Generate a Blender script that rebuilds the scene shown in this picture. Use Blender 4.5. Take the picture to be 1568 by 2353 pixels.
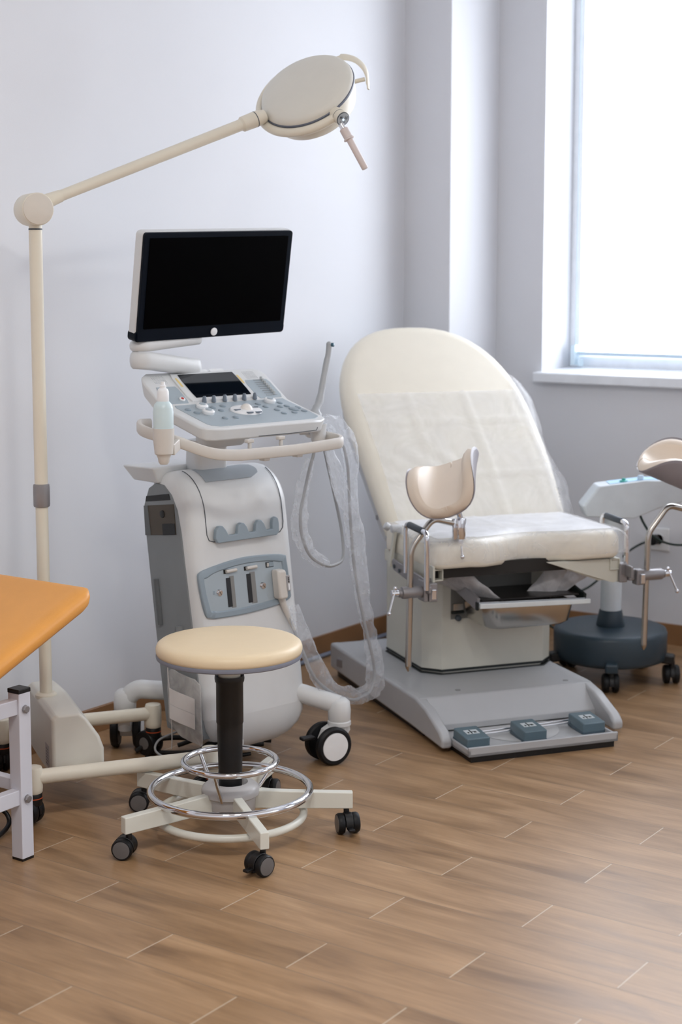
import bpy, bmesh, math, random
from mathutils import Vector as V, Matrix, noise as mnoise
R_ = math.radians
random.seed(7)
for o in list(bpy.data.objects): bpy.data.objects.remove(o)
SC = bpy.context.scene
COL = SC.collection

# ------------------------------------------------------------------ camera
def make_camera():
    cam = bpy.data.cameras.new('camera'); ob = bpy.data.objects.new('camera', cam); COL.objects.link(ob)
    yaw, t = R_(35.0), math.atan(.1215)
    F = V((math.cos(yaw)*math.cos(t), math.sin(yaw)*math.cos(t), -math.sin(t)))
    Rt = V((math.sin(yaw), -math.cos(yaw), 0)); U = Rt.cross(F)
    m = Matrix((Rt, U, -F)).transposed().to_4x4(); m.translation = V((0, 0, 1.42))
    ob.matrix_world = m
    cam.sensor_fit = 'HORIZONTAL'; cam.sensor_width = 24.0; cam.lens = 3629/1568*24
    cam.shift_y = -107.5/1568; cam.clip_start = .05
    cam.dof.use_dof = True; cam.dof.focus_distance = 4.0; cam.dof.aperture_fstop = 3.2
    SC.camera = ob
make_camera()

# ------------------------------------------------------------------ light
EXPOSURE = -0.17
SC.view_settings.view_transform = 'Standard'; SC.view_settings.look = 'None'
SC.view_settings.gamma = 1.0; SC.view_settings.exposure = EXPOSURE
SC.view_settings.use_curve_mapping = False
w = bpy.data.worlds.new('sky'); SC.world = w; w.use_nodes = True
nt = w.node_tree; bg = nt.nodes['Background']
tc = nt.nodes.new('ShaderNodeTexCoord'); sp = nt.nodes.new('ShaderNodeSeparateXYZ'); cr = nt.nodes.new('ShaderNodeValToRGB')
nt.links.new(tc.outputs['Generated'], sp.inputs[0]); nt.links.new(sp.outputs['Z'], cr.inputs[0])
cr.color_ramp.elements[0].position = .0; cr.color_ramp.elements[0].color = (.86, .885, .92, 1)
cr.color_ramp.elements[1].position = .6; cr.color_ramp.elements[1].color = (.92, .95, 1.0, 1)
nt.links.new(cr.outputs[0], bg.inputs[0])
dr = nt.nodes.new('ShaderNodeMapRange'); dr.inputs[1].default_value = .0; dr.inputs[2].default_value = .75
dr.inputs[3].default_value = 1.15; dr.inputs[4].default_value = 9.5     # the sky is brighter on the window side
nt.links.new(sp.outputs['X'], dr.inputs[0]); nt.links.new(dr.outputs[0], bg.inputs[1])
def area(name, loc, rot, sx, sy, power, col=(1, 1, 1), portal=False):
    l = bpy.data.lights.new(name, 'AREA'); l.shape = 'RECTANGLE'; l.size = sx; l.size_y = sy
    l.energy = power; l.color = col
    if portal: l.cycles.is_portal = True
    o = bpy.data.objects.new(name, l); COL.objects.link(o); o.location = loc; o.rotation_euler = rot
    return o
area('window_daylight_portal', (5.95, 1.95, 1.87), (0, R_(90), 0), 1.75, 2.15, 1, portal=True)
area('side_window_portal', (2.4, -2.75, 1.87), (R_(90), 0, 0), 4.2, 1.85, 1, portal=True)
area('back_window_portal', (5.95, -1.1, 1.87), (0, R_(90), 0), 1.75, 1.9, 1, portal=True)
# two ceiling lamps of the room
area('ceiling_lamp_light', (1.1, 1.3, 2.93), (0, 0, 0), .28, .28, 24, (1, .97, .93))
area('ceiling_lamp_light', (1.7, .8, 2.93), (0, 0, 0), .28, .28, 24, (1, .97, .93))

# ------------------------------------------------------------------ materials
def lin(c):
    return tuple(((x/255)/12.92 if x/255 <= .04045 else ((x/255+.055)/1.055)**2.4) for x in c)
MATS = {}
def mat(name, rgb, rough=.45, metal=0., var=.03, scale=18., bump=0., bscale=200., coat=0., spec=.5, trans=0., sheen=0.):
    if name in MATS: return MATS[name]
    m = bpy.data.materials.new(name); m.use_nodes = True; n = m.node_tree; b = n.nodes['Principled BSDF']
    c = lin(rgb)
    te = n.nodes.new('ShaderNodeTexCoord'); no = n.nodes.new('ShaderNodeTexNoise'); no.inputs['Scale'].default_value = scale
    no.inputs['Detail'].default_value = 4
    ra = n.nodes.new('ShaderNodeValToRGB')
    ra.color_ramp.elements[0].position = .35; ra.color_ramp.elements[1].position = .65
    ra.color_ramp.elements[0].color = tuple(max(0, x*(1-var)) for x in c)+(1,)
    ra.color_ramp.elements[1].color = tuple(min(1, x*(1+var)) for x in c)+(1,)
    n.links.new(te.outputs['Object'], no.inputs['Vector']); n.links.new(no.outputs['Fac'], ra.inputs[0])
    n.links.new(ra.outputs[0], b.inputs['Base Color'])
    b.inputs['Roughness'].default_value = rough; b.inputs['Metallic'].default_value = metal
    b.inputs['Specular IOR Level'].default_value = spec
    b.inputs['Coat Weight'].default_value = coat
    if bump:
        n2 = n.nodes.new('ShaderNodeTexNoise'); n2.inputs['Scale'].default_value = bscale
        bu = n.nodes.new('ShaderNodeBump'); bu.inputs['Strength'].default_value = bump; bu.inputs['Distance'].default_value = .002
        n.links.new(te.outputs['Object'], n2.inputs['Vector']); n.links.new(n2.outputs['Fac'], bu.inputs['Height'])
        n.links.new(bu.outputs[0], b.inputs['Normal'])
    MATS[name] = m; return m
def film(name, rgb, alpha, rough=.12, bump=.6, bscale=45., diff=.5, dist=.01, edge=0.):
    """thin clear or milky sheet: transparent + translucent/diffuse + gloss"""
    m = bpy.data.materials.new(name); m.use_nodes = True; n = m.node_tree; n.nodes.clear()
    out = n.nodes.new('ShaderNodeOutputMaterial'); tr = n.nodes.new('ShaderNodeBsdfTransparent')
    p = n.nodes.new('ShaderNodeBsdfPrincipled'); p.inputs['Base Color'].default_value = lin(rgb)+(1,)
    p.inputs['Roughness'].default_value = rough; p.inputs['Specular IOR Level'].default_value = .8
    tl = n.nodes.new('ShaderNodeBsdfTranslucent'); tl.inputs[0].default_value = lin(rgb)+(1,)
    m1 = n.nodes.new('ShaderNodeMixShader'); m1.inputs[0].default_value = diff
    m2 = n.nodes.new('ShaderNodeMixShader')
    te = n.nodes.new('ShaderNodeTexCoord'); no = n.nodes.new('ShaderNodeTexNoise'); no.inputs['Scale'].default_value = bscale
    no.inputs['Detail'].default_value = 3; no.inputs['Distortion'].default_value = 1.0
    bu = n.nodes.new('ShaderNodeBump'); bu.inputs['Strength'].default_value = bump; bu.inputs['Distance'].default_value = dist
    mr = n.nodes.new('ShaderNodeMapRange'); mr.inputs[1].default_value = .3; mr.inputs[2].default_value = .7
    mr.inputs[3].default_value = max(0, alpha-.12); mr.inputs[4].default_value = min(1, alpha+.12)
    L = n.links.new
    L(te.outputs['Object'], no.inputs['Vector']); L(no.outputs['Fac'], bu.inputs['Height']); L(bu.outputs[0], p.inputs['Normal'])
    L(no.outputs['Fac'], mr.inputs[0]); L(p.outputs[0], m1.inputs[1]); L(tl.outputs[0], m1.inputs[2])
    fo = mr.outputs[0]
    if edge:
        lw_ = n.nodes.new('ShaderNodeLayerWeight'); lw_.inputs[0].default_value = .35
        pw = n.nodes.new('ShaderNodeMath'); pw.operation = 'MULTIPLY_ADD'; pw.inputs[1].default_value = edge; pw.use_clamp = True
        L(lw_.outputs['Facing'], pw.inputs[0]); L(mr.outputs[0], pw.inputs[2]); fo = pw.outputs[0]
    L(fo, m2.inputs[0]); L(tr.outputs[0], m2.inputs[1]); L(m1.outputs[0], m2.inputs[2]); L(m2.outputs[0], out.inputs[0])
    MATS[name] = m; return m

WALL = mat('wall_paint', (224, 226, 231), .75, var=.008, scale=2, bump=.08, bscale=300, spec=.2)
CEIL = mat('ceiling_paint', (236, 236, 236), .8)
SILL = mat('window_sill_plastic', (238, 242, 248), .25)
PVC = mat('window_frame_plastic', (240, 243, 248), .3)
CREAM = mat('lamp_cream_plastic', (228, 222, 206), .38, var=.01)
CREAM2 = mat('lamp_cover_plastic', (222, 220, 211), .45, var=.01)
USW = mat('scanner_white_plastic', (216, 218, 219), .38, var=.01)
USS = mat('scanner_side_grey', (128, 133, 136), .5, var=.02)
USB = mat('scanner_blue_grey', (164, 176, 184), .42, var=.01)
USK = mat('scanner_key_grey', (140, 154, 164), .4, var=.01)
USD = mat('scanner_dark_key', (105, 116, 128), .4)
WARM = mat('handrail_warm_grey', (208, 204, 198), .42, var=.01)
BLACK = mat('black_plastic', (9, 10, 13), .42, var=.1)
NAVY = mat('monitor_bezel_navy', (5, 14, 26), .4, var=.05, spec=.12)
SCREEN = mat('screen_black', (1, 1, 2), .35, var=0, spec=.03)
TOUCH = mat('touch_screen_glass', (10, 16, 24), .06, var=0, spec=.7)
CHROME = mat('chrome', (225, 226, 230), .07, metal=1, var=.01)
STEEL = mat('brushed_steel', (190, 186, 180), .22, metal=1, var=.04, scale=6)
STEELM = mat('clamp_cast_metal', (150, 148, 150), .42, metal=.6, var=.05)
STOOLC = mat('stool_cream_vinyl', (232, 212, 178), .42, var=.01, bump=.1, bscale=500)
RIM = mat('stool_rim_grey', (128, 132, 146), .45)
LEGW = mat('stool_leg_enamel', (224, 224, 214), .3, var=.01)
HUB = mat('stool_hub_plastic', (186, 184, 184), .32)
TYRE = mat('tyre_black', (12, 14, 18), .5, var=.1, spec=.35)
WHEELG = mat('wheel_cap_grey', (104, 102, 102), .4)
CUSH = mat('chair_cream_vinyl', (232, 226, 211), .45, var=.01, bump=.1, bscale=400)
REST = mat('leg_rest_vinyl', (226, 211, 194), .42, var=.01, bump=.08, bscale=400)
PANEL = mat('chair_back_panel', (196, 198, 200), .4, var=.01)
HOUSE = mat('chair_housing_enamel', (204, 203, 192), .42, var=.01)
BASE = mat('chair_base_plastic', (178, 180, 183), .35, var=.01)
PEDAL = mat('pedal_blue_grey', (92, 112, 122), .4, var=.02)
GRIP = mat('grip_dark_grey', (62, 70, 78), .5)
GASKET = mat('black_gasket', (14, 24, 24), .5)
ORANGE = mat('orange_vinyl', (228, 160, 78), .42, var=.02, bump=.12, bscale=300)
TABLEW = mat('table_white_enamel', (214, 216, 226), .35, var=.01)
TROLLEY = mat('trolley_dark_blue_grey', (46, 62, 73), .42, var=.03)
TROLLEYW = mat('trolley_white', (214, 222, 228), .35)
PALEBLUE = mat('pale_blue_label', (170, 212, 238), .4)
TEAL = mat('teal_knob', (40, 160, 150), .4)
WHITEP = mat('white_plastic', (236, 238, 240), .35)
RED = mat('red_plastic', (190, 50, 40), .45)
ORR = mat('caster_red_ring', (190, 80, 40), .5)
CABLE = mat('grey_cable', (150, 152, 154), .4)
CABLEW = mat('white_cable', (206, 202, 200), .4)
CABLEG = mat('green_black_cable', (14, 40, 36), .45)
PAPER = mat('white_paper', (226, 222, 220), .7)
GELB = mat('bottle_pale_blue', (204, 222, 226), .3, var=.01)
SHADEIN = mat('interior_shade_dark', (30, 28, 26), .6)  # near-black that stands for shade under the seat and in tubes
YEL = mat('yellow_sticker', (226, 200, 130), .5)
GRILLE = mat('grille_grey', (176, 180, 184), .5)
FILM = film('clear_sleeve_film', (238, 242, 248), .16, .10, .7, 22, .5, .012, edge=.42)
BACKS = film('back_drape_film', (248, 248, 248), .46, .4, .15, 7, .3, .004)
SHEET = film('milky_drape_film', (244, 246, 252), .74, .35, .2, 9, .35, .004)
FLAP = film('drape_flap_film', (240, 242, 248), .20, .12, .45, 12, .5, .01, edge=.3)
TISSUE = film('tissue_flap', (226, 224, 226), .80, .45, .6, 25, .4)
POUCH = film('clear_pouch_film', (226, 224, 222), .5, .2, .6, 20, .3)

def wood(name, floor=True):
    m = bpy.data.materials.new(name); m.use_nodes = True; n = m.node_tree; b = n.nodes['Principled BSDF']; L = n.links.new
    te = n.nodes.new('ShaderNodeTexCoord'); s = n.nodes.new('ShaderNodeSeparateXYZ'); L(te.outputs['Object'], s.inputs[0])
    def math_(op, a, bb):
        q = n.nodes.new('ShaderNodeMath'); q.operation = op
        for i, v in enumerate((a, bb)):
            if isinstance(v, (int, float)): q.inputs[i].default_value = v
            else: L(v, q.inputs[i])
        return q.outputs[0]
    u = math_('ADD', s.outputs['Y'], -1.874+.3+6); v = math_('ADD', s.outputs['X'], -2.474+.1535*40)
    c = n.nodes.new('ShaderNodeCombineXYZ'); L(u, c.inputs[0]); L(v, c.inputs[1])
    br = n.nodes.new('ShaderNodeTexBrick'); br.offset = .5; br.offset_frequency = 2
    br.inputs['Scale'].default_value = 1; br.inputs['Brick Width'].default_value = .6; br.inputs['Row Height'].default_value = .1535
    br.inputs['Mortar Size'].default_value = .0016; br.inputs['Mortar Smooth'].default_value = .15; br.inputs['Bias'].default_value = 0
    br.inputs['Color1'].default_value = (0, 0, 0, 1); br.inputs['Color2'].default_value = (1, 1, 1, 1); br.inputs['Mortar'].default_value = (.5, .5, .5, 1)
    L(c.outputs[0], br.inputs['Vector'])
    # grain, shifted per plank
    off = math_('MULTIPLY', br.outputs['Color'], 37.0)
    gu = math_('MULTIPLY', u, 1.5); gv = math_('MULTIPLY', v, 8.0)
    gc = n.nodes.new('ShaderNodeCombineXYZ'); L(gu, gc.inputs[0]); L(gv, gc.inputs[1]); L(off, gc.inputs[2])
    no = n.nodes.new('ShaderNodeTexNoise'); no.inputs['Scale'].default_value = 1.6; no.inputs['Detail'].default_value = 6
    no.inputs['Roughness'].default_value = .55; no.inputs['Distortion'].default_value = .6; L(gc.outputs[0], no.inputs['Vector'])
    ra = n.nodes.new('ShaderNodeValToRGB'); e = ra.color_ramp.elements
    e[0].position = .28; e[0].color = lin((124, 95, 66))+(1,); e[1].position = .78; e[1].color = lin((179, 147, 112))+(1,)
    k = ra.color_ramp.elements.new(.45); k.color = lin((150, 118, 85))+(1,)
    k = ra.color_ramp.elements.new(.6); k.color = lin((165, 132, 98))+(1,)
    L(no.outputs['Fac'], ra.inputs[0])
    # fine streaks
    gu2 = math_('MULTIPLY', u, 6.0); gv2 = math_('MULTIPLY', v, 95.0)
    g2 = n.nodes.new('ShaderNodeCombineXYZ'); L(gu2, g2.inputs[0]); L(gv2, g2.inputs[1]); L(off, g2.inputs[2])
    n2 = n.nodes.new('ShaderNodeTexNoise'); n2.inputs['Scale'].default_value = 1.2; n2.inputs['Detail'].default_value = 3; L(g2.outputs[0], n2.inputs['Vector'])
    st = n.nodes.new('ShaderNodeMapRange'); st.inputs[1].default_value = .3; st.inputs[2].default_value = .7; st.inputs[3].default_value = .90; st.inputs[4].default_value = 1.07
    L(n2.outputs['Fac'], st.inputs[0])
    pv = n.nodes.new('ShaderNodeMapRange'); pv.inputs[3].default_value = .93; pv.inputs[4].default_value = 1.07; L(br.outputs['Color'], pv.inputs[0])
    mm = math_('MULTIPLY', st.outputs[0], pv.outputs[0])
    mx = n.nodes.new('ShaderNodeMix'); mx.data_type = 'RGBA'; mx.blend_type = 'MULTIPLY'; mx.inputs[0].default_value = 1
    cc = n.nodes.new('ShaderNodeCombineXYZ'); [L(mm, cc.inputs[i]) for i in range(3)]
    L(ra.outputs[0], mx.inputs[6]); L(cc.outputs[0], mx.inputs[7])
    gm = n.nodes.new('ShaderNodeMix'); gm.data_type = 'RGBA'; L(br.outputs['Fac'], gm.inputs[0]); L(mx.outputs[2], gm.inputs[6])
    fr = math_('FRACT', math_('DIVIDE', math_('ADD', v, .004), .1535), 0); lm = math_('LESS_THAN', fr, .055)
    gs = n.nodes.new('ShaderNodeMix'); gs.data_type = 'RGBA'; L(lm, gs.inputs[0]); gs.inputs[6].default_value = lin((192, 174, 152))+(1,); gs.inputs[7].default_value = lin((134, 110, 86))+(1,)  # one grout: glare painted onto short joints, long seams painted darker
    L(gs.outputs[2], gm.inputs[7])
    L(gm.outputs[2], b.inputs['Base Color'])
    b.inputs['Roughness'].default_value = .36; b.inputs['Specular IOR Level'].default_value = .45
    rr = n.nodes.new('ShaderNodeMapRange'); rr.inputs[3].default_value = .30; rr.inputs[4].default_value = .44; L(no.outputs['Fac'], rr.inputs[0]); L(rr.outputs[0], b.inputs['Roughness'])
    bu = n.nodes.new('ShaderNodeBump'); bu.inputs['Strength'].default_value = .25; bu.inputs['Distance'].default_value = .002; bu.invert = True
    L(br.outputs['Fac'], bu.inputs['Height']); L(bu.outputs[0], b.inputs['Normal'])
    return m
FLOOR = wood('oak_look_floor')
SKIRT = mat('brown_wood_skirting', (140, 102, 68), .4, var=.08, scale=9)
GLASSW = None

# ------------------------------------------------------------------ mesh helpers
def cat(pts, n=8, closed=False):
    pts = [V(p) for p in pts]; out = []; N = len(pts)
    rng = range(N if closed else N-1)
    for i in rng:
        if closed: p0, p1, p2, p3 = pts[i-1], pts[i], pts[(i+1) % N], pts[(i+2) % N]
        else: p0, p1, p2, p3 = pts[max(i-1, 0)], pts[i], pts[i+1], pts[min(i+2, N-1)]
        for k in range(n):
            t = k/n
            out.append(.5*((2*p1)+(p2-p0)*t+(2*p0-5*p1+4*p2-p3)*t*t+(3*p1-p0-3*p2+p3)*t**3))
    if not closed: out.append(pts[-1])
    return out
def fillet(pts, r, n=6):
    pts = [V(p) for p in pts]; out = [pts[0]]
    for i in range(1, len(pts)-1):
        a, b, c = pts[i-1], pts[i], pts[i+1]
        d1 = (a-b); d2 = (c-b); q = min(r, d1.length*.49, d2.length*.49)
        s, e = b+d1.normalized()*q, b+d2.normalized()*q
        for k in range(n+1):
            t = k/n; out.append(s*(1-t)**2+b*2*t*(1-t)+e*t*t)
    out.append(pts[-1]); return out
def basis(z, x=None):
    z = V(z).normalized()
    x = V(x) if x is not None else (V((0, 0, 1)) if abs(z.z) < .9 else V((1, 0, 0)))
    x = (x-z*x.dot(z)).normalized(); y = z.cross(x)
    return Matrix((x, y, z)).transposed()
class G:
    def __init__(s): s.bm = bmesh.new()
    def ring(s, pts): return [s.bm.verts.new(p) for p in pts]
    def skin(s, rings, closed=False, cap=True, rc=True):
        bm = s.bm; n = len(rings[0]); m = len(rings)
        for i in range(m if closed else m-1):
            a, b = rings[i], rings[(i+1) % m]
            for j in range(n if rc else n-1):
                try: bm.faces.new((a[j], a[(j+1) % n], b[(j+1) % n], b[j]))
                except ValueError: pass
        if cap and not closed:
            for r in (rings[0][::-1], rings[-1]):
                try: bm.faces.new(r)
                except ValueError: pass
        return s
    def loft(s, loops, cap=True, closed=False): return s.skin([s.ring(l) for l in loops], closed, cap)
    def tube(s, pts, r, seg=12, closed=False, cap=True, flat=1.0, up=None):
        pts = [V(p) for p in pts]; N = len(pts); rings = []; x = None
        for i, p in enumerate(pts):
            if closed: t = (pts[(i+1) % N]-pts[i-1])
            else: t = pts[min(i+1, N-1)]-pts[max(i-1, 0)]
            if t.length < 1e-9: t = V((0, 0, 1))
            t.normalize()
            if x is None: x = V(up) if up is not None else (V((0, 0, 1)) if abs(t.z) < .9 else V((1, 0, 0)))
            if up is not None: x = V(up)
            x = (x-t*x.dot(t)).normalized(); y = t.cross(x)
            rr = r[i] if isinstance(r, (list, tuple)) else r
            rings.append(s.ring([p+x*math.cos(2*math.pi*k/seg)*rr+y*math.sin(2*math.pi*k/seg)*rr*flat for k in range(seg)]))
        return s.skin(rings, closed, cap)
    def cyl(s, a, b, r, r2=None, seg=28, bev=0.):
        a, b = V(a), V(b); d = (b-a); L = d.length; r2 = r if r2 is None else r2
        prof = [(r, 0), (r2, L)] if not bev else [(r-bev, 0), (r-bev*.3, bev*.3), (r, bev), (r2, L-bev), (r2-bev*.3, L-bev*.3), (r2-bev, L)]
        return s.lathe(prof, a, d, seg)
    def lathe(s, prof, o=(0, 0, 0), axis=(0, 0, 1), seg=36, xref=None):
        B = basis(axis, xref); o = V(o); rings = []
        for r, z in prof:
            rings.append(s.ring([o+B@V((math.cos(2*math.pi*k/seg)*max(r, 1e-5), math.sin(2*math.pi*k/seg)*max(r, 1e-5), z)) for k in range(seg)]))
        return s.skin(rings)
    def box(s, lo, hi, M=None):
        M = M or Matrix.Identity(4); vs = []
        for z in (lo[2], hi[2]):
            for x, y in ((lo[0], lo[1]), (hi[0], lo[1]), (hi[0], hi[1]), (lo[0], hi[1])): vs.append(s.bm.verts.new(M@V((x, y, z))))
        for f in ((3, 2, 1, 0), (4, 5, 6, 7), (0, 1, 5, 4), (1, 2, 6, 5), (2, 3, 7, 6), (3, 0, 4, 7)): s.bm.faces.new([vs[i] for i in f])
        return s
    def prism(s, poly, vec):
        v = V(vec); a = s.ring(poly); b = s.ring([V(p)+v for p in poly]); return s.skin([a, b])
    def bar(s, a, b, w_, h_, up=(0, 0, 1)):
        a, b = V(a), V(b); t = (b-a).normalized(); u = V(up); u = (u-t*u.dot(t)).normalized(); x = t.cross(u)
        l = lambda c: [c+x*i*w_/2+u*j*h_/2 for i, j in ((-1, -1), (1, -1), (1, 1), (-1, 1))]
        return s.loft([l(a), l(b)])
    def grid(s, rows, thick=None):
        """rows: list of point rows. thick: vector or function giving the second side"""
        A = [s.ring(r) for r in rows]; s.skin(A, cap=False, rc=False)
        if thick is not None:
            Bv = [s.ring([thick(V(p)) if callable(thick) else V(p)+V(thick) for p in r]) for r in rows]
            n, m = len(A), len(A[0])
            for i in range(n-1):
                for j in range(m-1): s.bm.faces.new((Bv[i][j], Bv[i+1][j], Bv[i+1][j+1], Bv[i][j+1]))
            loopA = [A[0][j] for j in range(m)]+[A[i][m-1] for i in range(1, n)]+[A[n-1][j] for j in range(m-2, -1, -1)]+[A[i][0] for i in range(n-2, 0, -1)]
            loopB = [Bv[0][j] for j in range(m)]+[Bv[i][m-1] for i in range(1, n)]+[Bv[n-1][j] for j in range(m-2, -1, -1)]+[Bv[i][0] for i in range(n-2, 0, -1)]
            s.skin([loopA, loopB], cap=False)
        return s
    def sph(s, c, r, seg=18, sc=(1, 1, 1)):
        M = Matrix.Translation(V(c))@Matrix.Diagonal((*[r*q for q in sc], 1))
        bmesh.ops.create_uvsphere(s.bm, u_segments=seg, v_segments=max(6, seg//2), radius=1, matrix=M); return s
    def done(s, name, m, parent=None, bev=0., sub=0, sharp=38, weld=True, solid=0., segs=3, label=None):
        bm = s.bm
        if weld: bmesh.ops.remove_doubles(bm, verts=bm.verts, dist=1e-6)
        bmesh.ops.recalc_face_normals(bm, faces=bm.faces)
        for f in bm.faces: f.smooth = True
        for e in bm.edges:
            if len(e.link_faces) == 2 and e.calc_face_angle(0) > R_(sharp): e.smooth = False
        me = bpy.data.meshes.new(name); bm.to_mesh(me); bm.free()
        o = bpy.data.objects.new(name, me); COL.objects.link(o)
        me.materials.append(m)
        if parent is not None: o.parent = parent
        if solid:
            q = o.modifiers.new('solid', 'SOLIDIFY'); q.thickness = solid; q.offset = 0
        if bev:
            q = o.modifiers.new('bevel', 'BEVEL'); q.width = bev; q.segments = segs; q.limit_method = 'ANGLE'; q.angle_limit = R_(30); q.harden_normals = True
        if sub:
            q = o.modifiers.new('sub', 'SUBSURF'); q.levels = sub; q.render_levels = sub
        if label: o['label'] = label
        return o
def rrect(cx, cy, hw, hh, r, n=5, z=0.):
    out = []
    for sx, sy, a0 in ((1, 1, 0), (-1, 1, 90), (-1, -1, 180), (1, -1, 270)):
        for k in range(n+1):
            a = R_(a0+90*k/n); out.append((cx+sx*(hw-r)+math.cos(a)*r, cy+sy*(hh-r)+math.sin(a)*r, z))
    return out
def thing(name, label, category, loc=(0, 0, 0), rot=0., group=None):
    o = bpy.data.objects.new(name, None); COL.objects.link(o); o.empty_display_size = .1
    o.location = loc; o.rotation_euler = (0, 0, R_(rot)); o['label'] = label; o['category'] = category
    if group: o['group'] = group
    return o
def tag(o, label, category, group=None):
    o['label'] = label; o['category'] = category
    if group: o['group'] = group
    return o
def struct(o): o['kind'] = 'structure'; return o
def dup(o, parent):
    c = o.copy(); COL.objects.link(c); c.parent = parent
    for ch in list(o.children): dup(ch, c)
    return c

# ------------------------------------------------------------------ the room
YA, XB, YP, XP = 3.376, 5.62, 3.167, 5.252
ZC = 2.95
struct(G().box((-1.6, -2.7, -.05), (5.9, 3.6, 0)).done('floor', FLOOR))
struct(G().box((-1.6, -2.7, ZC), (5.9, 3.6, ZC+.05)).done('ceiling', CEIL))
struct(G().box((-1.6, YA, 0), (5.9, YA+.2, ZC)).done('wall_left', WALL))
struct(G().box((XP, YP, 0), (XB+.01, YA+.01, ZC)).done('wall_corner_pilaster', WALL, bev=.004))
W1 = (1.10, 2.957); Z1 = (1.03, 2.72); W2 = (-2.0, -.2)
g = G()
for y0, y1 in ((W1[1], YA+.2), (W2[1], W1[0]), (-2.9, W2[0])): g.box((XB, y0, 0), (XB+.32, y1, ZC))
for y0, y1 in (W1, W2):
    g.box((XB, y0, 0), (XB+.32, y1, Z1[0]-.04)); g.box((XB, y0, Z1[1]), (XB+.32, y1, ZC))
struct(g.done('wall_back', WALL, weld=False))
g = G()
g.box((-1.6, -2.9, 0), (.3, -2.7, ZC)); g.box((4.5, -2.9, 0), (5.94, -2.7, ZC)); g.box((.3, -2.9, 0), (4.5, -2.7, .95)); g.box((.3, -2.9, 2.8), (4.5, -2.7, ZC))
struct(g.done('wall_right', WALL, weld=False))
struct(G().box((-1.8, -2.9, 0), (-1.6, 3.6, ZC)).done('wall_front', WALL))
# skirting
struct(G().box((-1.6, YA-.012, 0), (XP, YA, .08)).done('baseboard_left', SKIRT, bev=.002))
g = G(); g.box((XP-.012, YP-.012, 0), (XP, YA, .08)); g.box((XP-.012, YP-.012, 0), (XB, YP, .08))
struct(g.done('baseboard_pilaster', SKIRT, bev=.002, weld=False))
struct(G().box((XB-.012, -2.7, 0), (XB, YP, .08)).done('baseboard_back', SKIRT, bev=.002))
# windows: sill, frame, sash and pane
GL = bpy.data.materials.new('window_glass'); GL.use_nodes = True; nn = GL.node_tree; nn.nodes.clear()
oo = nn.nodes.new('ShaderNodeOutputMaterial'); tt = nn.nodes.new('ShaderNodeBsdfTransparent'); gg = nn.nodes.new('ShaderNodeBsdfGlossy')
gg.inputs['Roughness'].default_value = .02; mmx = nn.nodes.new('ShaderNodeMixShader'); mmx.inputs[0].default_value = .05
tt.inputs[0].default_value = (.97, .98, 1, 1)
nn.links.new(tt.outputs[0], mmx.inputs[1]); nn.links.new(gg.outputs[0], mmx.inputs[2]); nn.links.new(mmx.outputs[0], oo.inputs[0])
for i, (y0, y1) in enumerate((W1, W2)):
    s = G().prism([(XB-.045, 0, .99), (XB-.045, 0, 1.030), (XB+.27, 0, 1.042), (XB+.27, 0, .99)], (0, y1-y0+.07, 0))
    so = s.done('window_%d' % (i+1), SILL, bev=.006); so.location = (0, y0-.05, 0); struct(so)
    f = G(); x0, x1 = XB+.24, XB+.30
    f.box((x0, 0, 1.03), (x1, .045, 2.72)); f.box((x0, y1-y0-.045, 1.03), (x1, y1-y0, 2.72))
    f.box((x0, .045, 1.03), (x1, y1-y0-.045, 1.085)); f.box((x0, .045, 2.66), (x1, y1-y0-.045, 2.72))
    f.box((x0, (y1-y0)/2-.6, 1.085), (x1, (y1-y0)/2-.54, 2.66))
    fo = f.done('window_frame', PVC, so, bev=.004, weld=False); fo.location = (0, .05, 0)
    p = G().box((XB+.285, .04, 1.07), (XB+.289, y1-y0-.04, 2.68)).done('pane', GL, so); p.location = (0, .05, 0)
    b = G(); b.box((XB+.205, .055, 1.088), (XB+.225, y1-y0-.055, 1.104)); b.cyl((XB+.215, .05, 2.68), (XB+.215, y1-y0-.05, 2.68), .02)
    bo = b.done('blind_rail', mat('blind_rail_blue_grey', (190, 208, 222), .4), so, weld=False); bo.location = (0, .05, 0)
    b = G()
    b.tube([(XB+.215, y1-y0-.04, 1.05), (XB+.215, y1-y0-.04, 2.68)], .0025, 8)
    b.box((XB+.19, y1-y0-.05, 1.05), (XB+.225, y1-y0-.03, 1.13)); b.cyl((XB+.2, y1-y0-.07, 1.045), (XB+.2, y1-y0-.07, 1.075), .012)
    bo = b.done('blind_guide', mat('blind_guide', (206, 224, 234), .3), so, weld=False); bo.location = (0, .05, 0)

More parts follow.
